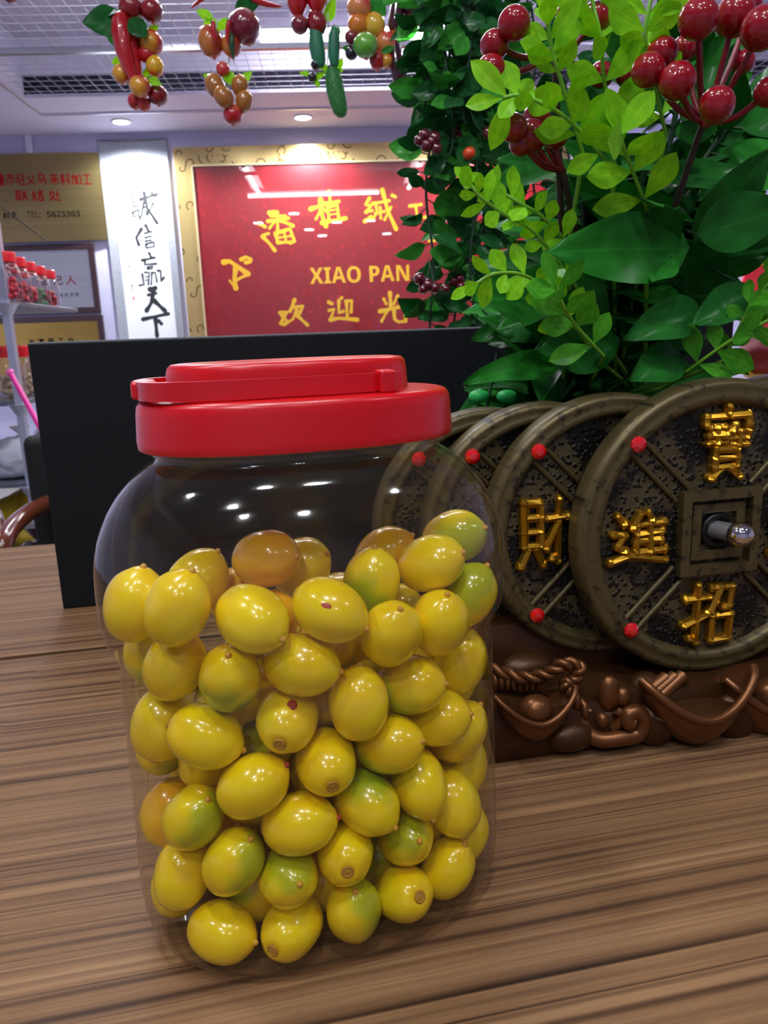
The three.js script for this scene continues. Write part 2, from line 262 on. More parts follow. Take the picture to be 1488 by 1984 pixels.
// ---------------------------------------------------------------- hanging scroll
{
  const [x0, yt] = wallXY(190, 274, 0.02), [x1] = wallXY(322, 266, 0.02), [, yb] = wallXY(300, 720, 0.02);
  const W = x1 - x0, H = yt - yb, CW = 560, CH = Math.round(560 * H / W);
  const map = (p) => { const [x, y] = wallXY(p[0], p[1], 0.02); return [(x - x0) / W * CW, (yt - y) / H * CH]; };
  const k = CW / W * (6.28 / FPX);
  const tex = canvasTex(CW, CH, (g) => {
    g.fillStyle = '#8f939d'; g.fillRect(0, 0, CW, CH); seed(11);
    for (let i = 0; i < 5200; i++) { g.fillStyle = rnd() < 0.5 ? 'rgba(112,118,132,0.4)' : 'rgba(176,180,188,0.4)'; g.fillRect(rnd() * CW, rnd() * CH, rr(3, 12), rr(2, 9)); }
    const a = map([219, 364]), b = map([316, 361]), c = map([250, 700]);
    g.fillStyle = '#dfe2e8'; g.fillRect(a[0], a[1], b[0] - a[0], c[1] - a[1]);
    for (const [w, p] of SCROLL_STROKES) brush(g, p.map(map), w * k * 1.35, '#1b1d22');
    for (const [w, p] of SIDE_STROKES) brush(g, p.map(map), w * k, '#5a5d66');
    g.fillStyle = 'rgba(200,90,90,0.8)'; for (const q of [[308, 379], [259, 578]]) { const m = map(q); g.fillRect(m[0] - 9, m[1] - 14, 18, 28); }
  });
  const o = thing('calligraphy_scroll', 'hanging paper scroll with five black brush characters on grey brocade', 'scroll', RM((x0 + x1) / 2, yb, WALL_Z), ROOM_TURN);
  // the sheet curls a little at its edges
  const sh = new THREE.BoxGeometry(W, H, 0.003, 16, 30, 1); const p = sh.attributes.position;
  for (let i = 0; i < p.count; i++) p.setZ(i, p.getZ(i) + 0.02 + 0.012 * Math.pow(Math.abs(p.getX(i) / (W / 2)), 3));
  sh.computeVertexNormals();
  part(o, 'paper_sheet', sh.translate(0, H / 2, 0), mat(0xffffff, 0.8, { map: tex }));
  const rod = mat(0x6b6f78, 0.4);
  part(o, 'top_rod', cyl(0.009, W + 0.01, 12).rotateZ(Math.PI / 2).translate(0, H, 0.022), rod);
  part(o, 'bottom_rod', cyl(0.016, W + 0.08, 12).rotateZ(Math.PI / 2).translate(0, 0, 0.024), rod);
  part(o, 'hanging_cord', merge([bar(V(-W * 0.22, H, 0.02), V(0, H + 0.03, 0.012), 0.002), bar(V(W * 0.22, H, 0.02), V(0, H + 0.03, 0.012), 0.002)]), mat(0xb8b0a0, 0.7));
}
// ---------------------------------------------------------------- plaques
function brushed(g, w, h, base, amp, s) { seed(s); g.fillStyle = base; g.fillRect(0, 0, w, h); for (let i = 0; i < 900; i++) { g.fillStyle = rnd() < 0.5 ? `rgba(255,245,220,${amp})` : `rgba(40,30,10,${amp})`; g.fillRect(0, rnd() * h, w, rr(0.6, 2)); } }
{
  const off = 0.05, [x0, yt] = wallXY(-60, 300, off), [x1] = wallXY(190, 298, off), [, yb] = wallXY(150, 466, off);
  const W = x1 - x0, H = yt - yb, CW = 1024, CH = Math.round(CW * H / W);
  const map = (X, Y) => { const [x, y] = wallXY(X / 3.72, 250 + Y / 3.72, off); return [(x - x0) / W * CW, (yt - y) / H * CH]; };
  const k = CW / W * 6.25 / FPX / 3.72;
  const tex = canvasTex(CW, CH, (g) => {
    brushed(g, CW, CH, '#a08e5c', 0.05, 3);
    [['tong', 5], ['shi', 75], ['zhu', 150], ['yi', 225], ['wu', 305], ['lai', 393], ['liao', 470], ['jia', 548], ['gong', 625]].forEach(([n, X]) => { const m = map(X, 362); glyph(g, n, m[0] - 35 * k, m[1] - 42 * k, 68 * k, 80 * k, 8 * k, '#c01f22'); });
    [['lian', 155], ['luo', 275], ['chu', 395]].forEach(([n, X]) => { const m = map(X, 482); glyph(g, n, m[0] - 42 * k, m[1] - 36 * k, 84 * k, 70 * k, 9 * k, '#c01f22'); });
    const t = map(195, 640); g.fillStyle = '#2c2a20'; g.textBaseline = 'alphabetic';
    g.font = Math.round(54 * k) + 'px sans-serif'; g.fillText('TEL:', t[0], t[1]);
    const n = map(340, 638); g.font = 'bold ' + Math.round(54 * k) + 'px sans-serif';
    const wn = map(580, 638)[0] - n[0]; g.save(); g.translate(n[0], n[1]); g.scale(wn / g.measureText('5623303').width, 1); g.fillText('5623303', 0, 0); g.restore();
    const q = map(75, 625); glyph(g, 'liao', q[0] - 50 * k, q[1] - 26 * k, 44 * k, 48 * k, 6 * k, '#2c2a20'); glyph(g, 'lai', q[0], q[1] - 26 * k, 44 * k, 48 * k, 6 * k, '#2c2a20');
  });
  const o = thing('gold_plaque', 'brushed gold plaque with red characters and a black telephone number', 'plaque', RM((x0 + x1) / 2, yb, WALL_Z), ROOM_TURN);
  // a thin sheet bowed along its width
  const g = new THREE.BoxGeometry(W, H, 0.012, 24, 1, 1), p = g.attributes.position;
  for (let i = 0; i < p.count; i++) p.setZ(i, p.getZ(i) + off - 0.03 * Math.pow(p.getX(i) / (W / 2), 2)); g.computeVertexNormals();
  part(o, 'metal_sheet', g.translate(0, H / 2, 0), mat(0xffffff, 0.26, { map: tex, metalness: 0.95, anisotropy: 0.5 }));
  for (const s of [-0.2, 0.2]) part(o, 'fixing', cyl(0.01, 0.04, 10).rotateX(Math.PI / 2).translate(s, H - 0.06, 0.03), mat(0x9a8a50, 0.3, { metalness: 0.8 }));
}
function framedPlaque(name, label, x0p, y0p, x1p, y1p, base, metal, drawOn) {
  const off = 0.03, [x0, yt] = wallXY(x0p, y0p, off), [x1] = wallXY(x1p, y0p, off), [, yb] = wallXY(x1p, y1p, off);
  const W = x1 - x0, H = yt - yb, CW = 1024, CH = Math.round(CW * H / W), F = 0.045;
  const map = (X, Y) => { const [x, y] = wallXY(X / 3.72, 250 + Y / 3.72, off); return [(x - x0) / W * CW, (yt - y) / H * CH]; };
  const tex = canvasTex(CW, CH, (g) => { brushed(g, CW, CH, base, 0.05, 9); drawOn(g, map, CW / W * 6.25 / FPX / 3.72); });
  const o = thing(name, label, 'plaque', RM((x0 + x1) / 2, yb, WALL_Z), ROOM_TURN);
  part(o, 'metal_sheet', box(W - F, H - F, 0.012, 0, H / 2, 0.02), mat(0xffffff, 0.25, { map: tex, metalness: metal, anisotropy: 0.6 }));
  const wood = mat(0x2e1a1c, 0.35, { clearcoat: 0.5 });
  for (const s of [-1, 1]) { part(o, 'frame_side', rbox(W, F, 0.035, 0.006, 0, H / 2 + s * (H / 2 - F / 2), 0.018), wood); part(o, 'frame_side', rbox(F, H - 2 * F, 0.035, 0.006, s * (W / 2 - F / 2), H / 2, 0.018), wood); }
}
framedPlaque('silver_plaque', 'brushed silver plaque with two red characters in a dark frame', -55, 478, 181, 606, '#bfc2ca', 0.9, (g, map, k) => {
  for (const [n, X, c] of [['jing', 300, '#6a4a50'], ['ji', 415, '#7a4a50'], ['ren', 522, '#a8343a']]) { const m = map(X, 1090); glyph(g, n, m[0] - 38 * k, m[1] - 36 * k, 76 * k, 72 * k, 9 * k, c); }
  ['gong', 'ye', 'lai', 'chu', 'shi', 'min'].forEach((n, i) => { const m = map(370 + i * 40, 1212 - i * 2); glyph(g, n, m[0] - 16 * k, m[1] - 14 * k, 30 * k, 28 * k, 4 * k, '#5a5c62'); });
});
framedPlaque('gold_plaque', 'brushed gold plaque with a row of small dark characters in a dark frame', -48, 618, 199, 760, '#b09248', 0.9, (g, map, k) => {
  ['sheng', 'fu', 'min', 'gong', 'ye'].forEach((n, i) => { const m = map(222 + i * 74, 1528 - i * 4); glyph(g, n, m[0] - 26 * k, m[1] - 22 * k, 52 * k, 46 * k, 8 * k, '#2a2010'); });
});
// conduit running down the wall above the gold plaque
{ const [x, y] = wallXY(54, 262, 0.02); single('wall_conduit', 'white square cable conduit on the lilac wall above the gold plaque', 'conduit', rbox(0.05, 0.5, 0.03, 0.006, 0, 0, 0), mat(0xd5d6e6, 0.4), RM(x, y - 0.24, WALL_Z + 0.016)).rotation.y = ROOM_TURN; }

// ---------------------------------------------------------------- the tables
const TABLE_TURN = rad(11.3);
const tableQ = new THREE.Quaternion().setFromAxisAngle(V(0, 1, 0), TABLE_TURN);
const TB = (x, y, z) => V(x, y, z).applyQuaternion(tableQ);
seed(77);
const woodTex = (() => {
  const S = 1024, rows = new Float32Array(S), dark = new Float32Array(S);
  for (let j = 0; j < S; j++) {
    const y = j / S; let v = 0;
    v += 0.55 * N(0.3, y * 22, 1.7) + 0.7 * N(2.3, y * 56, 4.1) + 0.6 * N(5.1, y * 140, 2.2) + 0.4 * N(1.1, y * 330, 7.2); rows[j] = v;
    dark[j] = Math.max(0, N(9.1, y * 64, 3.3) - 0.2) * 2.6 + Math.max(0, N(3.1, y * 170, 6.3) - 0.28) * 3;
  }
  return dataTex(S, S, (u, v, i, j) => {
    const wob = 6 * N(u * 3, v * 6, 0.5) + 3 * N(u * 7, v * 9, 8.5);
    const q = ((j + wob) % S + S) % S, a = Math.floor(q), f = q - a, b = (a + 1) % S;
    const r = mix(rows[a], rows[b], f), d = mix(dark[a], dark[b], f) * (0.75 + 0.6 * N(u * 5, v * 20, 6.1));
    const fine = 0.5 * N(u * 26, v * 420, 3.1) + 0.35 * N(u * 60, v * 800, 1.4);
    let t = 0.5 + 0.42 * r + 0.24 * fine; let c = mix3([92, 64, 42], [168, 130, 92], clamp(t));
    c = mix3(c, [46, 29, 18], clamp(d * 0.85)); return c;
  });
})();
woodTex.repeat.set(1.0, 2.4);
const tableWood = mat(0xffffff, 0.5, { map: woodTex, specularIntensity: 0.4 });
const darkEdge = mat(0x2a1c14, 0.6), tableLeg = mat(0x33302e, 0.4, { metalness: 0.4 });
function woodTable(label, x0, x1, z0, z1, uo) {
  const o = thing('wooden_table', label, 'table', TB((x0 + x1) / 2, FLOOR, (z0 + z1) / 2), TABLE_TURN);
  const w = x1 - x0, d = z1 - z0, h = -FLOOR, g = rbox(w, 0.03, d, 0.0015, 0, h - 0.015, 0), p = g.attributes.position, u = g.attributes.uv, n = g.attributes.normal;
  for (let i = 0; i < p.count; i++) u.setXY(i, p.getX(i) + uo, Math.abs(n.getY(i)) > 0.5 ? p.getZ(i) + uo * 0.7 : p.getY(i));
  part(o, 'tabletop', g, tableWood);
  part(o, 'apron', merge([box(w - 0.1, 0.06, 0.02, 0, h - 0.06, d / 2 - 0.06), box(w - 0.1, 0.06, 0.02, 0, h - 0.06, -d / 2 + 0.06)]), darkEdge);
  for (const sx of [-1, 1]) for (const sz of [-1, 1]) part(o, 'leg', rbox(0.05, h - 0.03, 0.05, 0.004, sx * (w / 2 - 0.07), (h - 0.03) / 2, sz * (d / 2 - 0.07)), tableLeg);
}
woodTable('brown wood-grain table carrying the lemon jar and the coin planter', -1.1, 0.95, -0.8025, -0.06, 0.13);
woodTable('brown wood-grain table carrying the black panel, behind the dark seam', -1.1, 0.95, -1.299, -0.8115, 0.55);

// ---------------------------------------------------------------- black panel standing on the far table
{
  const h = 0.318, w = 0.9, x0 = -0.205 - 0.0, z = -0.949;
  const bl = onTable(122, 1181), q = tableQ.clone().invert(), l = bl.clone().applyQuaternion(q);
  const o = thing('black_panel', 'matt black rectangular panel standing upright on the far table', 'panel', TB(l.x + w / 2, 0, l.z - 0.008), TABLE_TURN);
  part(o, 'board', rbox(w, h, 0.014, 0.002, 0, h / 2, 0), mat(0x0d1014, 0.6, { specularIntensity: 0.5 }));
  part(o, 'pale_edge', box(w - 0.004, 0.0016, 0.01, 0, h + 0.0006, -0.001), mat(0x8d8f94, 0.6));
  part(o, 'rear_prop', box(0.05, 0.24, 0.006).rotateX(0.32).translate(0, 0.118, -0.05), mat(0x14171c, 0.6));
}

// ---------------------------------------------------------------- the jar
const JAR_TURN = rad(17), JAR = V(-0.0415, 0, -0.386), KD = 0.68, SE = 2.35;
const jarQ = new THREE.Quaternion().setFromAxisAngle(V(0, 1, 0), JAR_TURN);
const JAR_PROFILE = [[0.0035, 0.0], [0.0035, 0.05], [0.001, 0.074], [0.0005, 0.082], [0.003, 0.09], [0.009, 0.0955], [0.02, 0.099], [0.04, 0.1005], [0.08, 0.0995], [0.12, 0.0988], [0.15, 0.0985], [0.1575, 0.0978], [0.162, 0.098], [0.166, 0.1005], [0.172, 0.1033], [0.182, 0.1048], [0.195, 0.1052], [0.208, 0.1044], [0.22, 0.1015], [0.231, 0.0965], [0.24, 0.0905], [0.2475, 0.0835], [0.2525, 0.077], [0.2555, 0.0722], [0.258, 0.0705], [0.264, 0.07], [0.266, 0.0715], [0.268, 0.07], [0.274, 0.07]];
function jarRadius(y) { const P = JAR_PROFILE; if (y <= 0.009) return mix(0.084, 0.0955, clamp(y / 0.009)); for (let i = 4; i < P.length - 1; i++) if (y <= P[i + 1][0]) return mix(P[i][1], P[i + 1][1], (y - P[i][0]) / (P[i + 1][0] - P[i][0])); return 0.07; }
function oval(a, th, kd = KD, n = SE) { const c = Math.cos(th), s = Math.sin(th); return [a * Math.sign(c) * Math.pow(Math.abs(c), 2 / n), a * kd * Math.sign(s) * Math.pow(Math.abs(s), 2 / n)]; }
function ovalLathe(profile, seg = 96, kd = KD, n = SE, wob = 0) {          // profile of [y, a]; superelliptic rings
  const pos = [], idx = [], P = profile.length;
  for (let i = 0; i < P; i++) for (let j = 0; j < seg; j++) {
    const th = j / seg * Math.PI * 2, a = profile[i][1] * (1 + wob * N(Math.cos(th) * 2.2, Math.sin(th) * 2.2, profile[i][0] * 28)), [x, z] = oval(a, th, kd, n); pos.push(x, profile[i][0], z);
  }
  for (let i = 0; i < P - 1; i++) for (let j = 0; j < seg; j++) { const a = i * seg + j, b = i * seg + (j + 1) % seg, c = a + seg, d = b + seg; idx.push(a, c, b, b, c, d); }
  const g = new THREE.BufferGeometry(); g.setAttribute('position', new THREE.Float32BufferAttribute(pos, 3)); g.setIndex(idx); g.computeVertexNormals();
  g.setAttribute('uv', new THREE.Float32BufferAttribute(new Float32Array(pos.length / 3 * 2), 2)); return g;
}
function smoothProfile(P, per = 4) { const c = new THREE.CatmullRomCurve3(P.map(([y, a]) => V(a, y, 0)), false, 'catmullrom', 0.35); return c.getPoints((P.length - 1) * per).map((v) => [v.y, Math.max(0, v.x)]); }
{
  const o = thing('plastic_jar', 'clear plastic jar with a red lid, filled with yellow lemons', 'jar', JAR, JAR_TURN);
  const pet = mat(0xffffff, 0.075, { transmission: 1, thickness: 0, ior: 1.5, color: 0xf3f1ea });
  part(o, 'clear_body', ovalLathe(smoothProfile(JAR_PROFILE, 4), 120, KD, SE, 0.004), pet);
  // mould seam at both narrow ends and the neck ring
  for (const s of [0.42, 0.42 + Math.PI]) { const pts = []; for (let i = 4; i < JAR_PROFILE.length - 5; i++) { const [y, a] = JAR_PROFILE[i], [x, z] = oval(a + 0.0002, s + 0.0001); pts.push(V(x, y, z)); } part(o, 'mould_seam', tube(pts, 0.00045, 60, 5), pet); }
  part(o, 'neck_ring', ovalLathe([[0.2585, 0.0702], [0.2588, 0.0722], [0.2605, 0.0722], [0.2608, 0.0702]], 96), pet);
  const red = mat(0xcf0a14, 0.3, { clearcoat: 0.25, clearcoatRoughness: 0.2 });
  const lid = part(o, 'screw_lid', ovalLathe([[0.2625, 0.0745], [0.262, 0.0772], [0.2626, 0.0782], [0.266, 0.0785], [0.279, 0.0777], [0.2825, 0.0771], [0.2845, 0.0755], [0.2854, 0.073], [0.2856, 0.06], [0.2856, 0.0]], 120, KD, SE), red);
  part(lid, 'raised_top', ovalLathe([[0.2852, 0.0598], [0.2965, 0.0592], [0.2995, 0.0584], [0.301, 0.0566], [0.3014, 0.053], [0.3014, 0.0]], 110, 0.58, SE).translate(-0.003, 0, 0), red);
  // carrying strap folded flat round the raised top
  const arm = (s) => { const pts = []; for (let i = 0; i <= 40; i++) { const th = mix(0.82, Math.PI, i / 40) * s, [x, z] = oval(0.0655, th, 0.62, 3.2); pts.push(V(x - 0.0085, 0, z)); } return pts; };
  const path = [...arm(1), ...arm(-1).reverse().slice(1)];
  const pos = [], idx = [], hh = [0.2862, 0.2945];
  path.forEach((p, i) => { const a = path[Math.max(0, i - 1)], b = path[Math.min(path.length - 1, i + 1)], t = b.clone().sub(a).normalize(), n = V(t.z, 0, -t.x), wv = 0.0022; for (const [sx, k] of [[-1, 0], [-1, 1], [1, 1], [1, 0]]) pos.push(p.x + n.x * sx * wv, hh[k], p.z + n.z * sx * wv); });
  for (let i = 0; i < path.length - 1; i++) for (let k = 0; k < 4; k++) { const a = i * 4 + k, b = i * 4 + (k + 1) % 4; idx.push(a, b, a + 4, b, b + 4, a + 4); }
  const e = (path.length - 1) * 4; idx.push(0, 2, 1, 0, 3, 2, e, e + 1, e + 2, e, e + 2, e + 3);
  let hg = new THREE.BufferGeometry(); hg.setAttribute('position', new THREE.Float32BufferAttribute(pos, 3)); hg.setIndex(idx); hg = hg.toNonIndexed(); hg.computeVertexNormals();
  part(lid, 'carrying_strap', hg, red);
  for (const s of [-1, 1]) part(lid, 'strap_hinge', rbox(0.008, 0.0105, 0.012, 0.0015, 0.0345, 0.2905, s * 0.0388), red);
  part(lid, 'strap_tab', rbox(0.012, 0.0085, 0.02, 0.002, -0.0725, 0.2903, 0), red);
}

// ---------------------------------------------------------------- lemons
const LR = 0.0147, LH = 0.0184;                         // half thickness, half length
function lemonGeo(kind) {
  const nu = 26, nv = 24, pos = [], idx = [];
  for (let i = 0; i <= nv; i++) {
    const t = i / nv, ph = t * Math.PI, c = -Math.cos(ph);      // c -1 .. 1 along the axis, stem end at -1, tip at +1
    let y = c * LH, r = LR * Math.pow(Math.sin(ph), 0.9);
    const tip = smooth(0.9, 1.0, c); y += 0.0008 * tip; r *= 1 - 0.05 * smooth(0.6, 1, c);
    if (c < -0.955) { const k = smooth(-0.955, -1.0, c); y += 0.0013 * k; }
    for (let j = 0; j < nu; j++) { const th = j / nu * Math.PI * 2; const w = 1 + 0.025 * Math.sin(th * 2 + kind) + 0.016 * Math.sin(th * 5 + kind * 2 + c * 2); pos.push(r * w * Math.cos(th), y, r * w * Math.sin(th)); }
  }
  for (let i = 0; i < nv; i++) for (let j = 0; j < nu; j++) { const a = i * nu + j, b = i * nu + (j + 1) % nu; idx.push(a, a + nu, b, b, a + nu, b + nu); }
  let g = new THREE.BufferGeometry(); g.setAttribute('position', new THREE.Float32BufferAttribute(pos, 3)); g.setIndex(idx); g.computeVertexNormals();
  const yel = [[255, 228, 4], [252, 224, 8], [252, 226, 12], [244, 190, 20]][kind], green = [142, 172, 28], orange = [232, 158, 24];
  return tint(g, (x, y, z) => {
    let c = mix3(yel, [250, 212, 4], clamp(0.5 + 1.2 * N(x * 70 + kind * 9, y * 70, z * 70)));
    if (kind === 1) c = mix3(c, green, 0.85 * smooth(0.0, 0.7, (x * 0.62 - y * 0.5 + z * 0.2) / LR + 0.3 * N(x * 120, y * 120, z * 120)));
    if (kind === 2) c = mix3(c, green, 0.65 * smooth(0.2, 0.9, (-z * 0.8 + y * 0.5) / LR + 0.3 * N(x * 120, y * 120, z * 120 + 5)));
    if (kind === 3) c = mix3(c, orange, 0.5 * smooth(-0.2, 0.8, (y * 0.6 + x * 0.5) / LR));
    return c;
  });
}
const lemonGeos = [0, 1, 2, 3].map(lemonGeo);
const lemonSkin = mat(0xffffff, 0.22, { vertexColors: true, clearcoat: 0.6, clearcoatRoughness: 0.08 });
const pitGeo = new THREE.TorusGeometry(0.0024, 0.0009, 8, 18).rotateX(Math.PI / 2).translate(0, -LH + 0.0006, 0), pitDisc = new THREE.SphereGeometry(0.002, 12, 8).scale(1, 0.35, 1).translate(0, -LH + 0.0004, 0);
const pitMat = mat(0xb98a2c, 0.5), tipGeo = new THREE.SphereGeometry(0.0017, 12, 10).scale(1, 1.3, 1).translate(0, LH + 0.0004, 0), tipMat = mat(0xd9a238, 0.4), redTip = mat(0xb8402c, 0.4);
const speckGeo = new THREE.SphereGeometry(1, 12, 8).scale(0.0026, 0.0032, 0.0006);
// the lemons the photograph shows: pixel centre, how far back inside the jar (0 = touching the front wall), long axis in the picture (degrees), tilt of the tip towards the viewer (degrees), kind, extras
const SEEN = `280,1291,0,80,10,1 356,1302,.12,60,20,1 442,1342,0,60,30,1 568,1315,0,-8,0,0 700,1369,0,100,15,0 826,1350,0,25,15,1 918,1302,.05,80,20,0
307,1404,.05,85,10,0 388,1431,0,-28,5,0 875,1415,.02,35,10,0 936,1430,.2,70,10,0 549,1431,.08,75,-55,0,speck 641,1498,0,110,-62,0 759,1469,.05,40,20,1 388,1517,.25,70,20,0
482,1522,0,42,10,0,red 300,1490,.15,80,10,1 818,1536,0,-72,10,0 899,1541,.05,-75,5,0 944,1490,.2,75,0,0 361,1600,0,60,25,2 568,1619,0,22,0,0,red 719,1595,0,-42,35,1 297,1580,.2,80,0,3
797,1676,.04,70,30,2 893,1657,.03,-100,20,0 953,1598,.12,60,0,0 345,1711,.1,80,20,0 442,1700,0,40,20,2 555,1738,0,70,30,2 676,1711,.06,110,-66,0 925,1721,.04,40,0,0 837,1775,.05,-95,-60,0
431,1813,0,-10,10,0 335,1775,.08,60,10,0 598,1834,0,-14,-35,0 727,1818,0,60,40,2 283,1185,.12,70,15,0 350,1197,.06,45,20,0 439,1224,0,-18,15,0 621,1197,.02,-22,10,0,speck 758,1235,0,60,45,0
855,1222,.04,85,20,0 917,1190,.18,70,10,2 405,1130,.5,60,20,0 455,1140,.55,20,30,3 512,1150,.4,10,40,3 595,1118,.55,15,20,0 650,1138,.5,-20,30,0 740,1136,.28,85,20,1 785,1092,.5,20,25,3 858,1092,.42,15,15,2 840,1148,.25,20,20,0
650,1255,.2,30,20,3 520,1215,.3,30,20,3 905,1345,.3,70,20,0 610,1400,.3,20,30,0 480,1420,.35,60,20,0 700,1480,.35,10,20,3 590,1560,.4,40,10,3 790,1600,.4,60,20,0 480,1620,.4,30,10,3 640,1660,.4,30,10,0`
  .split(/\s+/).map((s) => { const [x, y, t, a, b, k, e] = s.split(','); return { x: +x, y: +y, t: +t, a: +a, b: +b, k: +k, e }; });
const lemons = [];
{
  const invQ = jarQ.clone().invert(), toJar = (p) => p.clone().sub(JAR).applyQuaternion(invQ);
  const inside = (p, m) => { const a = Math.max(0.02, jarRadius(p.y) - m), b = Math.max(0.015, jarRadius(p.y) * KD - m); return Math.pow(Math.abs(p.x) / a, SE) + Math.pow(Math.abs(p.z) / b, SE); };
  for (const s of SEEN) {                                // walk along the sight line to where the lemon rests against the wall
    const d = ray(s.x, s.y).normalize(); let near = null, far = null;
    for (let q = 0.2; q < 0.7; q += 0.001) { const p = toJar(EYE.clone().addScaledVector(d, q)); if (p.y < LR * 0.9) break; if (p.y < 0.24 && inside(p, LR * 0.97) < 1) { if (near === null) near = q; far = q; } }
    if (near === null) { let best = 9; for (let q = 0.25; q < 0.55; q += 0.001) { const p = toJar(EYE.clone().addScaledVector(d, q)); const v = inside(p, LR) + Math.max(0, LR - p.y) * 60; if (v < best) { best = v; near = far = q; } } }
    const p = toJar(EYE.clone().addScaledVector(d, mix(near, Math.max(near, far), s.t)));
    const ca = Math.cos(rad(s.a)), sa = Math.sin(rad(s.a)), cb = Math.cos(rad(s.b)), sb = Math.sin(rad(s.b));
    const ax = V(ca * cb, sa * cb, sb).applyQuaternion(camera.quaternion).applyQuaternion(invQ).normalize();
    lemons.push({ p, ax, k: s.k, e: s.e, w: s.t < 0.35 ? 0.12 : 0.5, home: p.clone(), seen: true });
  }
  seed(99);
  const top = (x) => 0.1 + 0.012 * Math.max(0, x / 0.1) + 0.006;
  let tries = 0;
  while (lemons.length < 134 && tries++ < 6000) {
    const p = V(rr(-0.085, 0.085), rr(0.018, 0.17), rr(-0.055, 0.05));
    if (inside(p, LR) > 1 || p.y > top(p.x)) continue;
    let ok = true; for (const l of lemons) if (l.p.distanceTo(p) < (l.seen ? 0.0235 : 0.0235)) { ok = false; break; }
    if (ok) lemons.push({ p, ax: V(rr(-1, 1), rr(-1, 1), rr(-1, 1)).normalize(), k: rnd() < 0.55 ? 0 : Math.floor(rr(1, 3.3)), w: 1, home: p.clone() });
  }
  // push overlapping lemons apart; each is three balls along its axis
  const off = [-0.0052, 0, 0.0052], R = LR * 0.985, a = V(), b = V(), d = V();
  for (let it = 0; it < 260; it++) {
    for (let i = 0; i < lemons.length; i++) for (let j = i + 1; j < lemons.length; j++) {
      const A = lemons[i], B = lemons[j]; if (A.p.distanceToSquared(B.p) > 0.0019) continue;
      for (const u of off) for (const v of off) {
        a.copy(A.p).addScaledVector(A.ax, u); b.copy(B.p).addScaledVector(B.ax, v); d.subVectors(b, a); const L = d.length(); if (L >= 2 * R || L < 1e-6) continue;
        const pen = (2 * R - L) * 0.45 / L, ws = A.w + B.w; A.p.addScaledVector(d, -pen * A.w / ws); B.p.addScaledVector(d, pen * B.w / ws);
        const ta = -pen * u / LH * 26, tb = pen * v / LH * 26; A.ax.addScaledVector(d, ta * A.w).normalize(); B.ax.addScaledVector(d, tb * B.w).normalize();
      }
    }
    for (const l of lemons) {
      if (l.seen && it < 200) l.p.lerp(l.home, l.w < 0.2 ? 0.08 : 0.03);
      for (const u of off) {
        a.copy(l.p).addScaledVector(l.ax, u);
        if (a.y < R + 0.004) l.p.y += R + 0.004 - a.y;
        const ra = jarRadius(clamp(a.y, 0.012, 0.2)) - R - 0.0008, rb = jarRadius(clamp(a.y, 0.012, 0.2)) * KD - R - 0.0008;
        const q = Math.pow(Math.pow(Math.abs(a.x) / ra, SE) + Math.pow(Math.abs(a.z) / rb, SE), 1 / SE);
        if (q > 1) { l.p.x += a.x / q - a.x; l.p.z += a.z / q - a.z; }
      }
      if (it < 200 && !l.seen) l.p.y -= 0.0002;
    }
  }
  const LABEL = ['plain yellow artificial lemon in the clear jar', 'yellow artificial lemon with a large green patch in the clear jar', 'yellow artificial lemon with a faint green blush in the clear jar', 'orange-tinged artificial lemon in the clear jar'];
  lemons.forEach((l, i) => {
    const special = l.e === 'speck' ? 'yellow artificial lemon with a reddish speck in the clear jar' : l.e === 'red' ? 'yellow artificial lemon with a red tip in the clear jar' : LABEL[l.k];
    const pos = l.p.clone().applyQuaternion(jarQ).add(JAR), ax = l.ax.clone().applyQuaternion(jarQ);
    const o = thing('lemon', special, 'lemon', pos, 0, special.replace(' artificial', '').replace(' in the clear jar', 's'));
    o.userData.group = (l.e === 'speck' ? 'lemons with a red speck' : l.e === 'red' ? 'lemons with a red tip' : ['plain yellow lemons', 'lemons with a green patch', 'lemons with a green blush', 'orange-tinged lemons'][l.k]);
    o.quaternion.setFromUnitVectors(V(0, 1, 0), ax); const tw = new THREE.Quaternion().setFromAxisAngle(V(0, 1, 0), i * 2.4); o.quaternion.multiply(tw);
    part(o, 'peel', lemonGeos[l.k], lemonSkin);
    part(o, 'stem_scar', pitGeo, pitMat).add(Object.assign(new THREE.Mesh(pitDisc, pitMat), { name: 'scar_centre' }));
    part(o, 'tip', tipGeo, l.e === 'red' ? redTip : tipMat);
    if (l.e === 'speck') {                                // on the side turned to the viewer
      const to = EYE.clone().sub(pos).normalize().applyQuaternion(o.quaternion.clone().invert()); to.y *= 0.4; to.normalize();
      const sp = part(o, 'red_speck', speckGeo, redTip, V(to.x * LR * 0.99, to.y * LH * 0.8, to.z * LR * 0.99)); sp.quaternion.setFromUnitVectors(V(0, 0, 1), to);
    }
  });
}

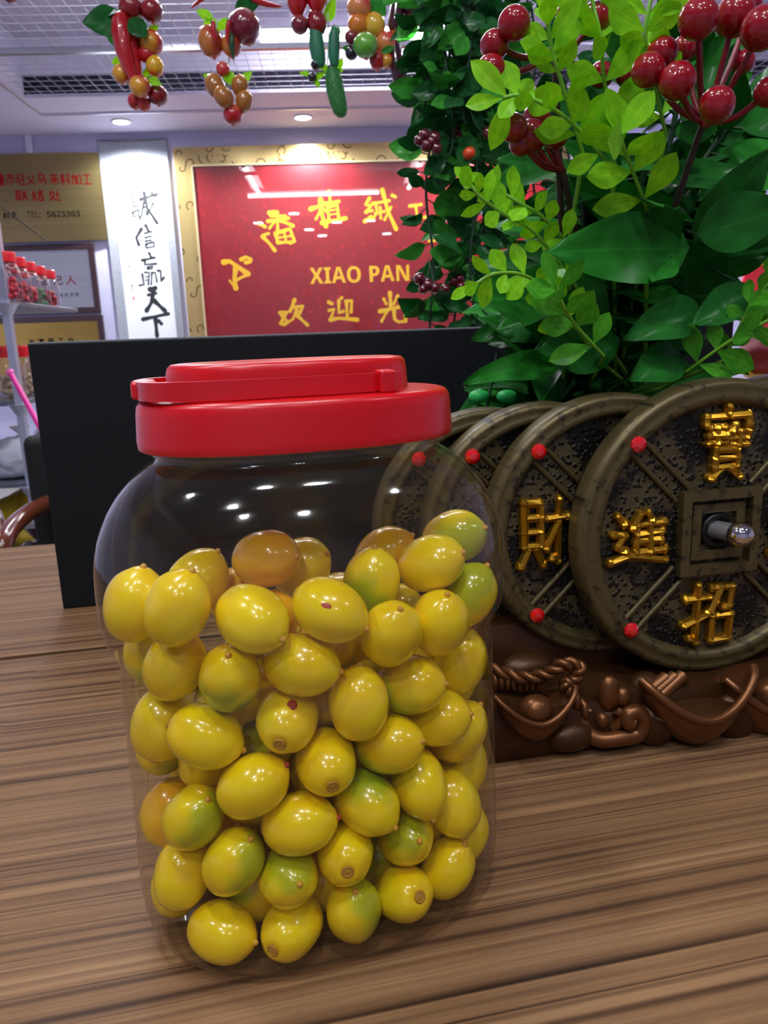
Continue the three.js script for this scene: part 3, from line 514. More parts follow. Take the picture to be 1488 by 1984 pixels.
// ---------------------------------------------------------------- coin planter
const PL_TURN = rad(10.8), PLC = at(1395, 1030, 0.57);
const plQ = new THREE.Quaternion().setFromAxisAngle(V(0, 1, 0), PL_TURN);
const PL0 = V(PLC.x, 0, PLC.z);
const toPl = (p) => p.clone().sub(PL0).applyQuaternion(plQ.clone().invert());
const planter = thing('coin_planter', 'antique bronze planter shaped as overlapping old coins with red gems', 'planter', PL0, PL_TURN);
seed(21);
const patina = dataTex(256, 256, (u, v) => {
  const a = N(u * 16, v * 16, 2.5) + 0.6 * N(u * 48, v * 48, 7.1), t = smooth(0.1, 0.75, a) * 0.8;
  return mix3([92, 80, 48], [38, 34, 25], t);
});
const pits = (() => {                                     // cast texture: small pits between raised bronze, with a height map
  const pts = []; seed(8); for (let i = 0; i < 1700; i++) pts.push([rnd(), rnd(), rr(0.006, 0.0105)]);
  const cell = new Map(); pts.forEach((p) => { const k = Math.floor(p[0] * 32) + ',' + Math.floor(p[1] * 32); if (!cell.has(k)) cell.set(k, []); cell.get(k).push(p); });
  const hit = (u, v) => { let m = 1; const ci = Math.floor(u * 32), cj = Math.floor(v * 32); for (let a = -1; a <= 1; a++) for (let b = -1; b <= 1; b++) for (const p of cell.get(((ci + a + 32) % 32) + ',' + ((cj + b + 32) % 32)) || []) { let du = Math.abs(u - p[0]), dv = Math.abs(v - p[1]); du = Math.min(du, 1 - du); dv = Math.min(dv, 1 - dv); m = Math.min(m, Math.hypot(du, dv) / p[2]); } return smooth(0.6, 1.2, m); };
  return {
    color: dataTex(512, 512, (u, v) => { const h = hit(u, v), n = smooth(-0.35, 0.2, N(u * 5, v * 5, 3.2) + 0.3 * N(u * 20, v * 20, 1.1)); return mix3([14, 13, 10], [104, 90, 58], h * n); }),
    bump: dataTex(512, 512, (u, v) => { const h = hit(u, v) * 255; return [h, h, h]; }, false),
  };
})();
const coinFace = mat(0xffffff, 0.42, { map: pits.color, bumpMap: pits.bump, bumpScale: 0.0012, metalness: 0.25 });
const coinRim = mat(0xffffff, 0.4, { map: patina, metalness: 0.45 });
const coinDark = mat(0x14130f, 0.38, { metalness: 0.4 });
const goldLeaf = mat(0xb98a22, 0.26, { metalness: 0.85 });
const ruby = mat(0xd80f12, 0.06, { flatShading: true, clearcoat: 1, ior: 1.8 });
const chrome = mat(0xe2e0de, 0.08, { metalness: 1 });
const RELIEF = {
  bao: '50,0 50,10|8,24 8,12 92,12 92,24|16,28 44,28|30,28 30,50|14,38 46,38|12,50 48,50|62,24 58,34|54,34 92,34|72,34 72,52|54,44 90,44|56,52 90,52|28,58 72,58 72,84 28,84 28,58|28,71 72,71|40,86 22,98|60,86 80,98',
  jin: '14,6 24,20|8,40 26,40 14,62 26,72|4,92 30,80 96,94|52,4 40,30|46,22 46,76|66,6 72,18|46,26 92,24|46,42 88,40|46,58 88,56|46,76 96,74|68,24 68,76',
  zhao: '30,4 30,92 20,86|10,26 52,24|8,64 50,50|58,10 94,10 92,40 80,42|74,10 56,46|60,54 94,54 94,92 60,92 60,54',
  cai: '12,8 44,8 44,66 12,66 12,8|12,28 44,28|12,46 44,46|20,70 6,94|36,70 50,92|54,30 98,28|80,4 80,90 66,84|78,36 54,70',
};
function reliefGeo(name, cx, cy, w, h, r, z) {
  const list = [];
  for (const s of RELIEF[name].split('|')) {
    const p = s.trim().split(' ').map((q) => { const [a, b] = q.split(',').map(Number); return V(cx + (a / 100 - 0.5) * w, cy + (0.5 - b / 100) * h, z + 0.0006 * N(a * 0.2, b * 0.2, cx * 40)); });
    for (let i = 0; i < p.length - 1; i++) { list.push(bar(p[i], p[i + 1], r, 7)); list.push(new THREE.SphereGeometry(r * 1.12, 8, 6).translate(p[i].x, p[i].y, p[i].z)); }
    const e = p[p.length - 1]; list.push(new THREE.SphereGeometry(r * 1.2, 8, 6).translate(e.x, e.y, e.z));
  }
  const g = merge(list), q = g.attributes.position; for (let i = 0; i < q.count; i++) { const X = q.getX(i), Y = q.getY(i); q.setXYZ(i, X + 0.0016 * N(X * 170, Y * 170, 3.3), Y + 0.0016 * N(X * 170 + 7, Y * 170, 1.3), z + (q.getZ(i) - z) * 1.5 + 0.0016 * N(X * 120, Y * 120, 9.3)); } g.computeVertexNormals(); return g;
}
const zLathe = (pts, seg = 72) => new THREE.LatheGeometry(pts.map(([r, z]) => new THREE.Vector2(r, z)), seg).rotateX(Math.PI / 2);
function planarUV(g, s) { const p = g.attributes.position, u = g.attributes.uv; for (let i = 0; i < p.count; i++) u.setXY(i, p.getX(i) * s + 0.3, p.getY(i) * s + 0.3); return g; }
const gemGeo = (() => { const g = new THREE.LatheGeometry([[0, 0.0042], [0.0028, 0.0038], [0.0058, 0.0018], [0.0062, 0.0004], [0.0058, -0.001]].map(([r, y]) => new THREE.Vector2(r, y)), 10).rotateX(Math.PI / 2).toNonIndexed(); g.computeVertexNormals(); return g; })();
function makeCoin(x, y, z, R, chars, full) {
  const o = part(planter, 'coin', zLathe([[0, -0.006], [0.3 * R, -0.006], [0.6 * R, -0.006], [0.83 * R, -0.0055], [0.99 * R, -0.006], [0.99 * R, -0.022], [0, -0.022]]), coinFace, V(x, y, z));
  planarUV(o.geometry, 5.5);
  const rim = planarUV(zLathe([[0.83 * R, -0.0058], [0.845 * R, -0.001], [0.87 * R, 0.0012], [0.9 * R, 0.0008], [0.925 * R, -0.0008], [0.945 * R, 0.0004], [0.975 * R, 0], [0.995 * R, -0.0035], [R, -0.008], [0.996 * R, -0.013], [R, -0.018], [0.985 * R, -0.022]]), 9);
  part(o, 'rim', rim, coinRim);
  const q = 0.285 * R;
  for (const [sx, sy] of [[-1, 1], [-1, -1], [1, 1], [1, -1]]) {
    const dir = V(sx, sy, 0).normalize(), nn = V(-dir.y, dir.x, 0), g = [];
    for (const s of [-1, 1]) { const a = dir.clone().multiplyScalar(q * 1.32).addScaledVector(nn, s * 0.0068), b = dir.clone().multiplyScalar(0.86 * R).addScaledVector(nn, s * 0.0068); a.z = b.z = -0.0045; part(o, 'spoke_ridge', bar(a, b, 0.0022, 8), coinRim); }
    part(o, 'red_gem', gemGeo, ruby, dir.clone().multiplyScalar(0.875 * R).setZ(0.0012));
  }
  if (full) {
    const f = (s, t, zz, d) => merge([box(2 * s, t, d, 0, s - t / 2, zz), box(2 * s, t, d, 0, -s + t / 2, zz), box(t, 2 * s - 2 * t, d, -s + t / 2, 0, zz), box(t, 2 * s - 2 * t, d, s - t / 2, 0, zz)]);
    part(o, 'square_frame', planarUV(f(q, 0.0075, -0.002, 0.008), 9), coinRim);
    part(o, 'inner_frame', planarUV(f(q * 0.66, 0.007, -0.0045, 0.005), 9), coinRim);
    part(o, 'socket_ring', new THREE.TorusGeometry(0.0115, 0.003, 8, 28).translate(0, 0, -0.0045), coinDark);
    part(o, 'knob_stem', bar(V(-0.003, 0.001, -0.008), V(0.004, 0.001, 0.009), 0.0072, 16), mat(0x8f8f90, 0.35, { metalness: 0.6 }));
    part(o, 'chrome_knob', new THREE.SphereGeometry(0.0098, 28, 20).scale(1.05, 0.95, 1), chrome, V(0.0065, 0.001, 0.015));
  } else part(o, 'square_frame', planarUV(merge([box(2 * q, 0.0075, 0.008, 0, q, -0.002), box(2 * q, 0.0075, 0.008, 0, -q, -0.002), box(0.0075, 2 * q, 0.008, -q, 0, -0.002), box(0.0075, 2 * q, 0.008, q, 0, -0.002)]), 9), coinRim);
  for (const [n, cx, cy, w, h] of chars) part(o, 'gilt_character', reliefGeo(n, cx * R, cy * R, w * R, h * R, 0.0035, -0.0035), goldLeaf).userData.label = 'raised gilt character';
  return o;
}
makeCoin(0, PLC.y, 0, 0.117, [['bao', 0.02, 0.585, 0.36, 0.46], ['jin', -0.575, 0.0, 0.42, 0.36], ['zhao', -0.05, -0.575, 0.4, 0.46], ['cai', 0.575, -0.02, 0.38, 0.4]], true);
makeCoin(-0.073, 0.157, -0.028, 0.1055, [['cai', -0.56, 0.0, 0.4, 0.56]], false);
makeCoin(-0.119, 0.155, -0.056, 0.101, [], false);
makeCoin(-0.157, 0.153, -0.084, 0.098, [], false);
makeCoin(0.073, 0.163, -0.028, 0.1075, [['cai', 0.56, 0.0, 0.4, 0.56]], false);
makeCoin(0.124, 0.157, -0.056, 0.101, [], false);
// planting trough behind the coins
part(planter, 'trough', merge([box(0.36, 0.17, 0.012, -0.015, 0.145, -0.115), box(0.36, 0.15, 0.012, -0.015, 0.135, -0.215), box(0.012, 0.15, 0.1, -0.19, 0.135, -0.165), box(0.012, 0.15, 0.1, 0.16, 0.135, -0.165)]), coinDark);
part(planter, 'soil_foam', rbox(0.34, 0.04, 0.09, 0.01, -0.015, 0.18, -0.165), mat(0x2b2a20, 0.9));
// base with ingots, rope and scroll ornament
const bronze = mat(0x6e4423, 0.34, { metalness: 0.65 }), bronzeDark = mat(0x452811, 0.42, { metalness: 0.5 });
{
  const block = (H, D, zc) => {
    const g = new THREE.BoxGeometry(0.5, H, D, 60, 8, 16), p = g.attributes.position;
    for (let i = 0; i < p.count; i++) {
      let x = p.getX(i), y = p.getY(i), z = p.getZ(i); const k = Math.sqrt(Math.max(0, 1 - Math.pow(Math.abs(y) / (H * 0.62), 2.4))), w = 1 + 0.05 * N(x * 26, y * 30, z * 26);
      x *= (0.93 + 0.07 * k) * w; z *= (0.82 + 0.18 * k) * w; y += H / 2; if (y > H * 0.6) y += 0.005 * N(x * 30, 3, z * 30); p.setXYZ(i, x - 0.01, Math.max(0, y), z + zc);
    }
    g.computeVertexNormals(); return g;
  };
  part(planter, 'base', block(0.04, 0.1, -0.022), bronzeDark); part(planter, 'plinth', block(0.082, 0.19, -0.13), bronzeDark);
  const P = (x, y, d) => toPl(at(x, y, d));
  function ingot(px, py, d, s, flat) {                     // boat-shaped ingot with a dome
    const c = P(px, py, d), pos = [], idx = [], U = 28, W = 10;
    for (let i = 0; i <= U; i++) for (let j = 0; j <= W; j++) {
      const u = i / U * 2 - 1, v = j / W, lift = 0.62 * Math.pow(Math.abs(u), 1.8), len = Math.sqrt(Math.max(0, 1 - u * u * 0.985));
      const a = Math.PI * (v - 0.5); pos.push(u * s, s * (lift * (0.55 + 0.45 * 1) - 0.62 * Math.cos(a) * len - 0.02), s * 0.5 * Math.sin(a) * len);
    }
    for (let i = 0; i < U; i++) for (let j = 0; j < W; j++) { const a = i * (W + 1) + j, b = a + W + 1; idx.push(a, b, a + 1, a + 1, b, b + 1); }
    const g2 = new THREE.BufferGeometry(); g2.setAttribute('position', new THREE.Float32BufferAttribute(pos, 3)); g2.setIndex(idx); g2.computeVertexNormals();
    const o = part(planter, 'ingot', g2, bronze, c);
    const rimPts = []; for (let i = 0; i <= U; i++) { const u = i / U * 2 - 1; rimPts.push(V(u * s, s * (0.62 * Math.pow(Math.abs(u), 1.8) - 0.01), s * 0.5 * Math.sqrt(Math.max(0, 1 - u * u * 0.985)))); }
    part(o, 'rim', tube(rimPts, s * 0.075, 40, 7), bronze);
    if (!flat) part(o, 'dome', new THREE.SphereGeometry(s * 0.42, 24, 18).scale(1, 0.9, 0.85), bronze, V(0, s * 0.14, s * 0.06));
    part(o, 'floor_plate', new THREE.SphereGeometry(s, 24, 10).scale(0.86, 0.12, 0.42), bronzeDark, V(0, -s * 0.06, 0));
    return o;
  }
  ingot(1036, 1384, 0.512, 0.031, false); ingot(1345, 1368, 0.53, 0.046, true); ingot(1494, 1362, 0.548, 0.043, false);
  for (const [x, y, d, a, b] of [[980, 1432, 0.52, 0.02, 0.013], [1105, 1425, 0.52, 0.02, 0.012], [1270, 1400, 0.528, 0.017, 0.018], [1425, 1385, 0.54, 0.02, 0.02], [1250, 1330, 0.55, 0.014, 0.012], [1020, 1290, 0.556, 0.02, 0.01]]) { const q = P(x, y, d); part(planter, 'cast_bulge', new THREE.SphereGeometry(1, 20, 14).scale(a, b, 0.012), bronzeDark, q); }
  // twisted rope
  const twist = (pts, r) => { const c = curve(pts), list = []; for (const ph of [0, Math.PI]) { const q = []; for (let i = 0; i <= 90; i++) { const t = i / 90, a = c.getPoint(t), tg = c.getTangent(t), n1 = V(0, 0, 1).cross(tg).normalize(), n2 = tg.clone().cross(n1), an = t * 44 + ph; q.push(a.clone().addScaledVector(n1, r * 0.5 * Math.cos(an)).addScaledVector(n2, r * 0.5 * Math.sin(an))); } list.push(tube(q, r * 0.6, 180, 6)); } return merge(list); };
  part(planter, 'rope', twist([P(955, 1296, 0.545), P(1010, 1312, 0.535), P(1060, 1306, 0.53), P(1092, 1287, 0.528), P(1122, 1293, 0.53), P(1112, 1318, 0.527), P(1094, 1326, 0.526), P(1112, 1352, 0.524), P(1140, 1385, 0.522)], 0.0052), bronze);
  const ribs = []; for (let i = 0; i < 8; i++) { const c = P(958 + i * 12, 1322 + i * 0.4, 0.542 - i * 0.001); ribs.push(new THREE.SphereGeometry(0.0062, 10, 8).scale(0.42, 1.1, 0.9).translate(c.x, c.y, c.z)); }
  part(planter, 'ribbed_roll', merge(ribs), bronze);
  // scroll ornament
  const orn = part(planter, 'scroll_ornament', merge([tube([P(1128, 1372, 0.528), P(1133, 1412, 0.522), P(1160, 1432, 0.517), P(1200, 1430, 0.516), P(1234, 1422, 0.518), P(1246, 1398, 0.519), P(1236, 1380, 0.519), P(1218, 1384, 0.518), P(1216, 1398, 0.517), P(1226, 1402, 0.517)], 0.0062, 80, 10),
    tube([P(1186, 1412, 0.52), P(1200, 1400, 0.519), P(1205, 1384, 0.52), P(1192, 1376, 0.521)], 0.0036, 30, 8)]), bronze);
  const lump = (x, y, d, a, b, c) => { const q = P(x, y, d); return new THREE.SphereGeometry(1, 20, 16).scale(a, b, c).translate(q.x, q.y, q.z); };
  part(orn, 'knob', lump(1167, 1395, 0.52, 0.0052, 0.006, 0.005), bronze); part(orn, 'leaf_bump', lump(1180, 1345, 0.527, 0.009, 0.015, 0.007), bronze); part(orn, 'small_bump', lump(1206, 1350, 0.526, 0.0065, 0.008, 0.006), bronze);
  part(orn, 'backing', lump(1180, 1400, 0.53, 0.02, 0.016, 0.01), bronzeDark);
  for (const k of [0, 1, 2]) part(planter, 'slanted_band', bar(P(1225 + k * 20, 1366 - k * 2, 0.535), P(1292 + k * 16, 1312 - k * 2, 0.545), 0.0055, 8), bronze);
}

// ---------------------------------------------------------------- leaves
function leafGeo(W, peak, fold, curl, wave, s = 0) {     // unit length along +X, faces +Y, half width W at t = peak
  const nx = 12, nz = 6, pos = [], uv = [], idx = [];
  const e = Math.log(0.5) / Math.log(peak);
  for (let i = 0; i <= nx; i++) for (let j = 0; j <= nz; j++) {
    const t = i / nx, v = j / nz * 2 - 1, w = W * Math.pow(Math.max(0, Math.sin(Math.PI * Math.pow(t, e))), 0.85) + 0.006 * (1 - t), z = v * w;
    const y = Math.abs(z) * fold - curl * t * t + wave * Math.sin(t * 9 + s + v * 2) * Math.abs(v) * (0.3 + t);
    pos.push(t, y, z); uv.push(t, j / nz);
  }
  for (let i = 0; i < nx; i++) for (let j = 0; j < nz; j++) { const a = i * (nz + 1) + j, b = a + nz + 1; idx.push(a, a + 1, b, b, a + 1, b + 1); }
  const g = new THREE.BufferGeometry(); g.setAttribute('position', new THREE.Float32BufferAttribute(pos, 3)); g.setAttribute('uv', new THREE.Float32BufferAttribute(uv, 2)); g.setIndex(idx); g.computeVertexNormals(); return g;
}
const veinTex = (a, b, s) => dataTex(128, 128, (u, v) => { const q = Math.abs(v - 0.5), side = Math.abs(((u * 7 + q * 5) % 1) - 0.5), vein = Math.max(smooth(0.035, 0.0, q), 0.6 * smooth(0.09, 0.0, side)); return mix3(mix3(a, b, clamp(0.5 + N(u * 5, v * 5, s))), [a[0] * 1.5 + 20, a[1] * 1.3 + 14, a[2] * 1.4 + 10], vein * 0.45); });
const leafMat = (a, b, s, tr = 0.25) => mat(0xffffff, 0.85, { map: veinTex(a, b, s), side: THREE.DoubleSide, transmission: tr, thickness: 0, clearcoat: 0.22, clearcoatRoughness: 0.22, specularIntensity: 0.35 });
const darkLeaf = leafMat([18, 92, 22], [26, 108, 28], 1.3, 0.15), midLeaf = leafMat([24, 112, 24], [34, 130, 28], 4.2, 0.22), limeLeaf = leafMat([122, 200, 12], [146, 216, 22], 2.2, 0.38), paleLeaf = leafMat([70, 160, 30], [92, 180, 36], 6.2, 0.3);
const bigLeaves = [leafGeo(0.19, 0.42, 0.25, 0.1, 0.02), leafGeo(0.22, 0.45, 0.18, -0.06, 0.03, 2), leafGeo(0.17, 0.4, 0.3, 0.2, 0.025, 4)];
const roundLeaves = [leafGeo(0.22, 0.62, 0.15, 0.08, 0.0), leafGeo(0.25, 0.6, 0.1, -0.1, 0.01, 1), leafGeo(0.2, 0.58, 0.2, 0.15, 0.01, 3)];
function putLeaf(parent, name, geo, m, base, tip, face, wide = 1) {
  const d = tip.clone().sub(base), L = d.length(), o = part(parent, name, geo, m, base.clone().sub(parent.position), basis(d, face));
  o.scale.set(L, L, L * wide); return o;
}
const faceOf = (p, d, roll) => { const f = EYE.clone().sub(p).normalize(), ax = d.clone().normalize(); f.addScaledVector(ax, -f.dot(ax)).normalize(); return f.applyAxisAngle(ax, rad(roll)); };

// ---------------------------------------------------------------- artificial plant in the planter
const mouth = V(-0.03, 0.2, -0.165).applyQuaternion(plQ).add(PL0);
const stemGreen = mat(0x14421c, 0.5), stemLime = mat(0x6fae28, 0.45);
seed(404);
function bigBranch(label, tipPx, leaves, extra) {
  const t = at(...tipPx), o = thing('leafy_branch', label, 'artificial branch', mouth.clone().add(V(rr(-0.05, 0.06), 0, rr(-0.02, 0.02))), 0, 'broad-leaved branches in the coin planter');
  const b0 = o.position, pts = [V(0, -0.03, 0), V(0, 0.05, 0), t.clone().sub(b0).multiplyScalar(0.55).add(V(0, 0.03, 0)), t.clone().sub(b0)], c = curve(pts);
  part(o, 'stem', new THREE.TubeGeometry(c, 30, 0.0026, 7), stemGreen);
  leaves.forEach(([bx, by, db, tx, ty, dt, wide, roll, kind], i) => { const B = at(bx, by, db), T = at(tx, ty, dt), d = T.clone().sub(B); putLeaf(o, 'leaf', bigLeaves[i % 3], kind ? midLeaf : darkLeaf, B, T, faceOf(B, d, roll), wide); const q = nearest(c, B.clone().sub(b0)); part(o, 'leaf_stalk', bar(q, B.clone().sub(b0), 0.0012, 5), stemGreen); });
  for (let i = 0; i < extra; i++) {
    const k = rr(0.12, 1), q = c.getPoint(k), an = rnd() * Math.PI * 2, d = V(Math.cos(an), rr(-0.35, 0.6), Math.sin(an) * 0.8 - 0.35).normalize(), L = rr(0.055, 0.09);
    const B = q.clone().add(b0).addScaledVector(d, 0.012), T = B.clone().addScaledVector(d, L);
    putLeaf(o, 'leaf', bigLeaves[i % 3], rnd() < 0.25 ? midLeaf : darkLeaf, B, T, V(rr(-0.5, 0.5), rr(0.2, 1), rr(0.2, 1)).normalize(), rr(1.0, 1.45)); part(o, 'leaf_stalk', bar(q, B.clone().sub(b0), 0.0012, 5), stemGreen);
  }
}
function nearest(c, p) { let b = null, m = 9; for (let i = 0; i <= 40; i++) { const q = c.getPoint(i / 40), d = q.distanceTo(p); if (d < m) { m = d; b = q; } } return b; }
bigBranch('branch with one long pale leaf reaching out above the coin planter', [1250, 330, 0.66], [[1335, 482, 0.63, 1078, 482, 0.58, 1.1, 12, 1], [1300, 500, 0.62, 1262, 552, 0.6, 1.5, 20, 1], [1325, 450, 0.66, 1112, 366, 0.63, 1.15, -20, 1]], 34);
bigBranch('branch with thin edge-on leaves beside the hanging vines', [1130, 250, 0.7], [[1150, 325, 0.67, 942, 341, 0.62, 0.9, 68, 1], [1060, 570, 0.68, 904, 592, 0.62, 1.15, 30, 1], [1085, 705, 0.66, 916, 716, 0.62, 0.95, 35, 1]], 30);
bigBranch('branch with large dark leaves under the berry cluster', [1420, 230, 0.68], [[1345, 470, 0.64, 1500, 290, 0.6, 1.2, 20, 0], [1350, 455, 0.62, 1530, 400, 0.58, 1.5, -10, 0], [1360, 600, 0.63, 1228, 640, 0.6, 1.4, 15, 0], [1460, 560, 0.63, 1350, 622, 0.6, 1.2, 10, 0]], 34);
bigBranch('upright branch of dark leaves at the back of the planter', [1330, 120, 0.72], [[1240, 110, 0.66, 1155, 35, 0.63, 1.3, 10, 0], [1200, 200, 0.66, 1060, 215, 0.64, 1.2, 30, 0]], 44);
bigBranch('low branch of dark leaves just above the coins', [1180, 520, 0.68], [[1180, 600, 0.65, 1010, 520, 0.62, 1.3, 20, 0], [1200, 660, 0.65, 1030, 680, 0.62, 1.3, 10, 0], [1320, 690, 0.64, 1240, 720, 0.6, 1.6, 10, 0]], 40);
bigBranch('branch of dark leaves at the far side of the planter, beside the red decoration', [1470, 420, 0.72], [[1400, 560, 0.68, 1290, 470, 0.64, 1.3, -20, 0]], 40);

bigBranch('dense dark branch low behind the coins, under the long pale leaf', [1290, 420, 0.74], [], 60);
bigBranch('dense dark branch behind the berry stems', [1400, 300, 0.76], [], 60);
bigBranch('tall dense dark branch behind the large berries', [1450, 130, 0.8], [], 60);
bigBranch('dense dark branch behind the lime rosette', [1140, 360, 0.76], [], 50);

// lime sprigs: stem in photo pixels, leaves in pairs along it
function sprig(label, pts, n, L, m, d0 = 0.6) {
  const w = pts.map(([x, y, d]) => at(x, y, d || d0)), o = thing('lime_sprig', label, 'artificial sprig', mouth.clone().add(V(rr(-0.05, 0.05), 0, rr(-0.02, 0.02))), 0, 'lime-green sprigs in the coin planter');
  const c = curve(w.map((p) => p.sub(o.position)));
  const root = curve([V(0, -0.03, 0), V(0, 0.04, 0.01), c.getPoint(0).multiplyScalar(0.7).add(V(0, 0.01, 0)), c.getPoint(0)]);
  part(o, 'stem', merge([new THREE.TubeGeometry(root, 18, 0.0018, 6), new THREE.TubeGeometry(c, 30, 0.0014, 6)]), stemLime);
  for (let i = 0; i < n; i++) {
    const k = (i + 0.6) / n, q = c.getPoint(k), t = c.getTangent(k); const an = i * 2.4 + rr(-0.4, 0.4), n1 = t.clone().cross(V(0, 0, 1)).normalize(), n2 = t.clone().cross(n1);
    for (const s of [0, Math.PI]) {
      const d = t.clone().multiplyScalar(0.55).addScaledVector(n1, Math.cos(an + s)).addScaledVector(n2, Math.sin(an + s) * 0.7).normalize(), B = q.clone().add(o.position), T = B.clone().addScaledVector(d, L * rr(0.85, 1.35));
      putLeaf(o, 'leaf', roundLeaves[i % 3], m, B, T, faceOf(B, d, rr(-40, 40)), rr(1.0, 1.35));
    }
  }
  const e = c.getPoint(1).add(o.position), t = c.getTangent(1); putLeaf(o, 'leaf', roundLeaves[0], m, e, e.clone().addScaledVector(t, L), faceOf(e, t, 20), 1);
}
sprig('lime sprig curling in front of the hanging cherries, under a berry cluster', [[1195, 335, 0.6], [1115, 245, 0.58], [1060, 205, 0.57], [1005, 185, 0.57], [975, 190, 0.57]], 6, 0.026, limeLeaf);
sprig('dense rosette of lime leaves in the middle of the plant', [[1260, 420, 0.62], [1225, 330, 0.59], [1208, 285, 0.575], [1200, 255, 0.57]], 5, 0.03, limeLeaf);
sprig('lime sprig with small slender leaves in front of the red sign', [[1120, 560, 0.63], [1040, 455, 0.6], [985, 420, 0.59], [935, 385, 0.58], [912, 358, 0.58]], 8, 0.017, limeLeaf);
sprig('lime sprig forking level with the long pale leaf', [[1110, 480, 0.62], [1050, 420, 0.6], [1010, 395, 0.59], [950, 360, 0.59]], 6, 0.018, limeLeaf);
sprig('lime sprig drooping over the end of the black panel', [[1120, 640, 0.62], [1065, 575, 0.6], [1020, 535, 0.59], [960, 530, 0.58], [920, 552, 0.58]], 7, 0.02, limeLeaf);
sprig('pale sprig hanging low over the black panel', [[1170, 690, 0.62], [1115, 630, 0.6], [1090, 590, 0.585], [1078, 555, 0.58]], 5, 0.028, paleLeaf);
sprig('upright lime sprig between the two berry clusters', [[1190, 260, 0.62], [1170, 150, 0.6], [1165, 80, 0.59], [1150, 10, 0.59], [1140, -40, 0.59]], 7, 0.027, limeLeaf);
sprig('lime sprig rising to the top of the plant beside the large berries', [[1290, 260, 0.62], [1260, 130, 0.6], [1250, 60, 0.59], [1265, -20, 0.59]], 7, 0.024, limeLeaf);
sprig('lime sprig at the far side pointing to the red decoration', [[1330, 720, 0.63], [1400, 670, 0.61], [1450, 640, 0.6], [1500, 615, 0.6]], 6, 0.026, paleLeaf);
sprig('lime sprig crossing in front of the red decoration', [[1400, 700, 0.63], [1440, 620, 0.61], [1465, 570, 0.6], [1500, 540, 0.6]], 5, 0.02, paleLeaf);
sprig('short lime sprig among the dark berries beside the vines', [[1130, 300, 0.6], [1085, 150, 0.58], [1070, 100, 0.575], [1060, 40, 0.57]], 7, 0.024, limeLeaf);

// red berry clusters
const berryRed = mat(0x8c0716, 0.3, { specularIntensity: 0.3, clearcoat: 1, clearcoatRoughness: 0.05 }), berryStem = mat(0x7c1020, 0.35), berryBranch = mat(0x2c1a14, 0.5);
const berryGeo = (() => { const g = new THREE.SphereGeometry(1, 28, 20), p = g.attributes.position; for (let i = 0; i < p.count; i++) { const y = p.getY(i), r = Math.hypot(p.getX(i), p.getZ(i)); if (y > 0.9) p.setY(i, y - 0.1 * (1 - r / 0.44)); } g.computeVertexNormals(); return g; })();
function berryCluster(label, joint, berries) {
  const o = thing('berry_branch', label, 'artificial berries', mouth.clone().add(V(rr(-0.04, 0.05), 0, rr(-0.02, 0.02))), 0, 'red berry clusters in the coin planter');
  const j = at(...joint).sub(o.position);
  part(o, 'stem', tube([V(0, -0.03, 0), V(0, 0.06, 0), j.clone().multiplyScalar(0.6), j], 0.0026, 30, 7), berryBranch);
  for (const [x, y, r, d] of berries) {
    const p = at(x, y, d).sub(o.position), R = r * mpp(d) * 0.99, dir = p.clone().sub(j).normalize();
    const b = part(o, 'berry', berryGeo, berryRed, p); b.scale.setScalar(R); b.quaternion.setFromUnitVectors(V(0, 1, 0), dir);
    part(o, 'berry_stalk', tube([j, j.clone().lerp(p, 0.5).add(V(0, -0.006, 0)), p], 0.0022, 14, 6), berryStem);
  }
}
berryCluster('cluster of large glossy red berries at the top of the plant', [1362, 240, 0.6], [[1353, 36, 34, 0.56], [1423, 31, 34, 0.58], [1476, 55, 36, 0.56], [1457, 8, 17, 0.62], [1282, 102, 27, 0.58], [1256, 136, 29, 0.57], [1312, 157, 32, 0.56], [1389, 203, 31, 0.55], [1325, 95, 22, 0.62], [1490, 178, 26, 0.57], [1440, 120, 20, 0.62]]);
berryCluster('cluster of dark red berries beside the hanging vines', [1075, 100, 0.61], [[996, 45, 28, 0.58], [958, 87, 25, 0.59], [951, 137, 27, 0.58], [1100, 28, 21, 0.61], [1153, 37, 27, 0.6], [1210, 147, 16, 0.64], [1165, 145, 22, 0.64]]);
berryCluster('low cluster of dark red berries half hidden by lime leaves', [1090, 330, 0.63], [[995, 248, 25, 0.6], [1030, 262, 28, 0.61], [1040, 225, 24, 0.62], [1075, 262, 24, 0.62], [1010, 278, 22, 0.61], [1055, 190, 20, 0.63]]);
// two tiny green buds on wires behind the coins
{ const o = thing('green_bud_wire', 'thin wire with two tiny bright green buds behind the coins', 'artificial sprig', at(968, 775, 0.68)); part(o, 'wire', bar(V(-0.02, -0.05, 0), V(-0.002, 0.04, 0), 0.0016, 6), stemGreen); for (const [x, y] of [[928, 768], [982, 768]]) part(o, 'bud', new THREE.SphereGeometry(0.0085, 16, 12).scale(1.1, 0.7, 0.6), mat(0x2fbf5a, 0.35), at(x, y, 0.68).sub(o.position)); }

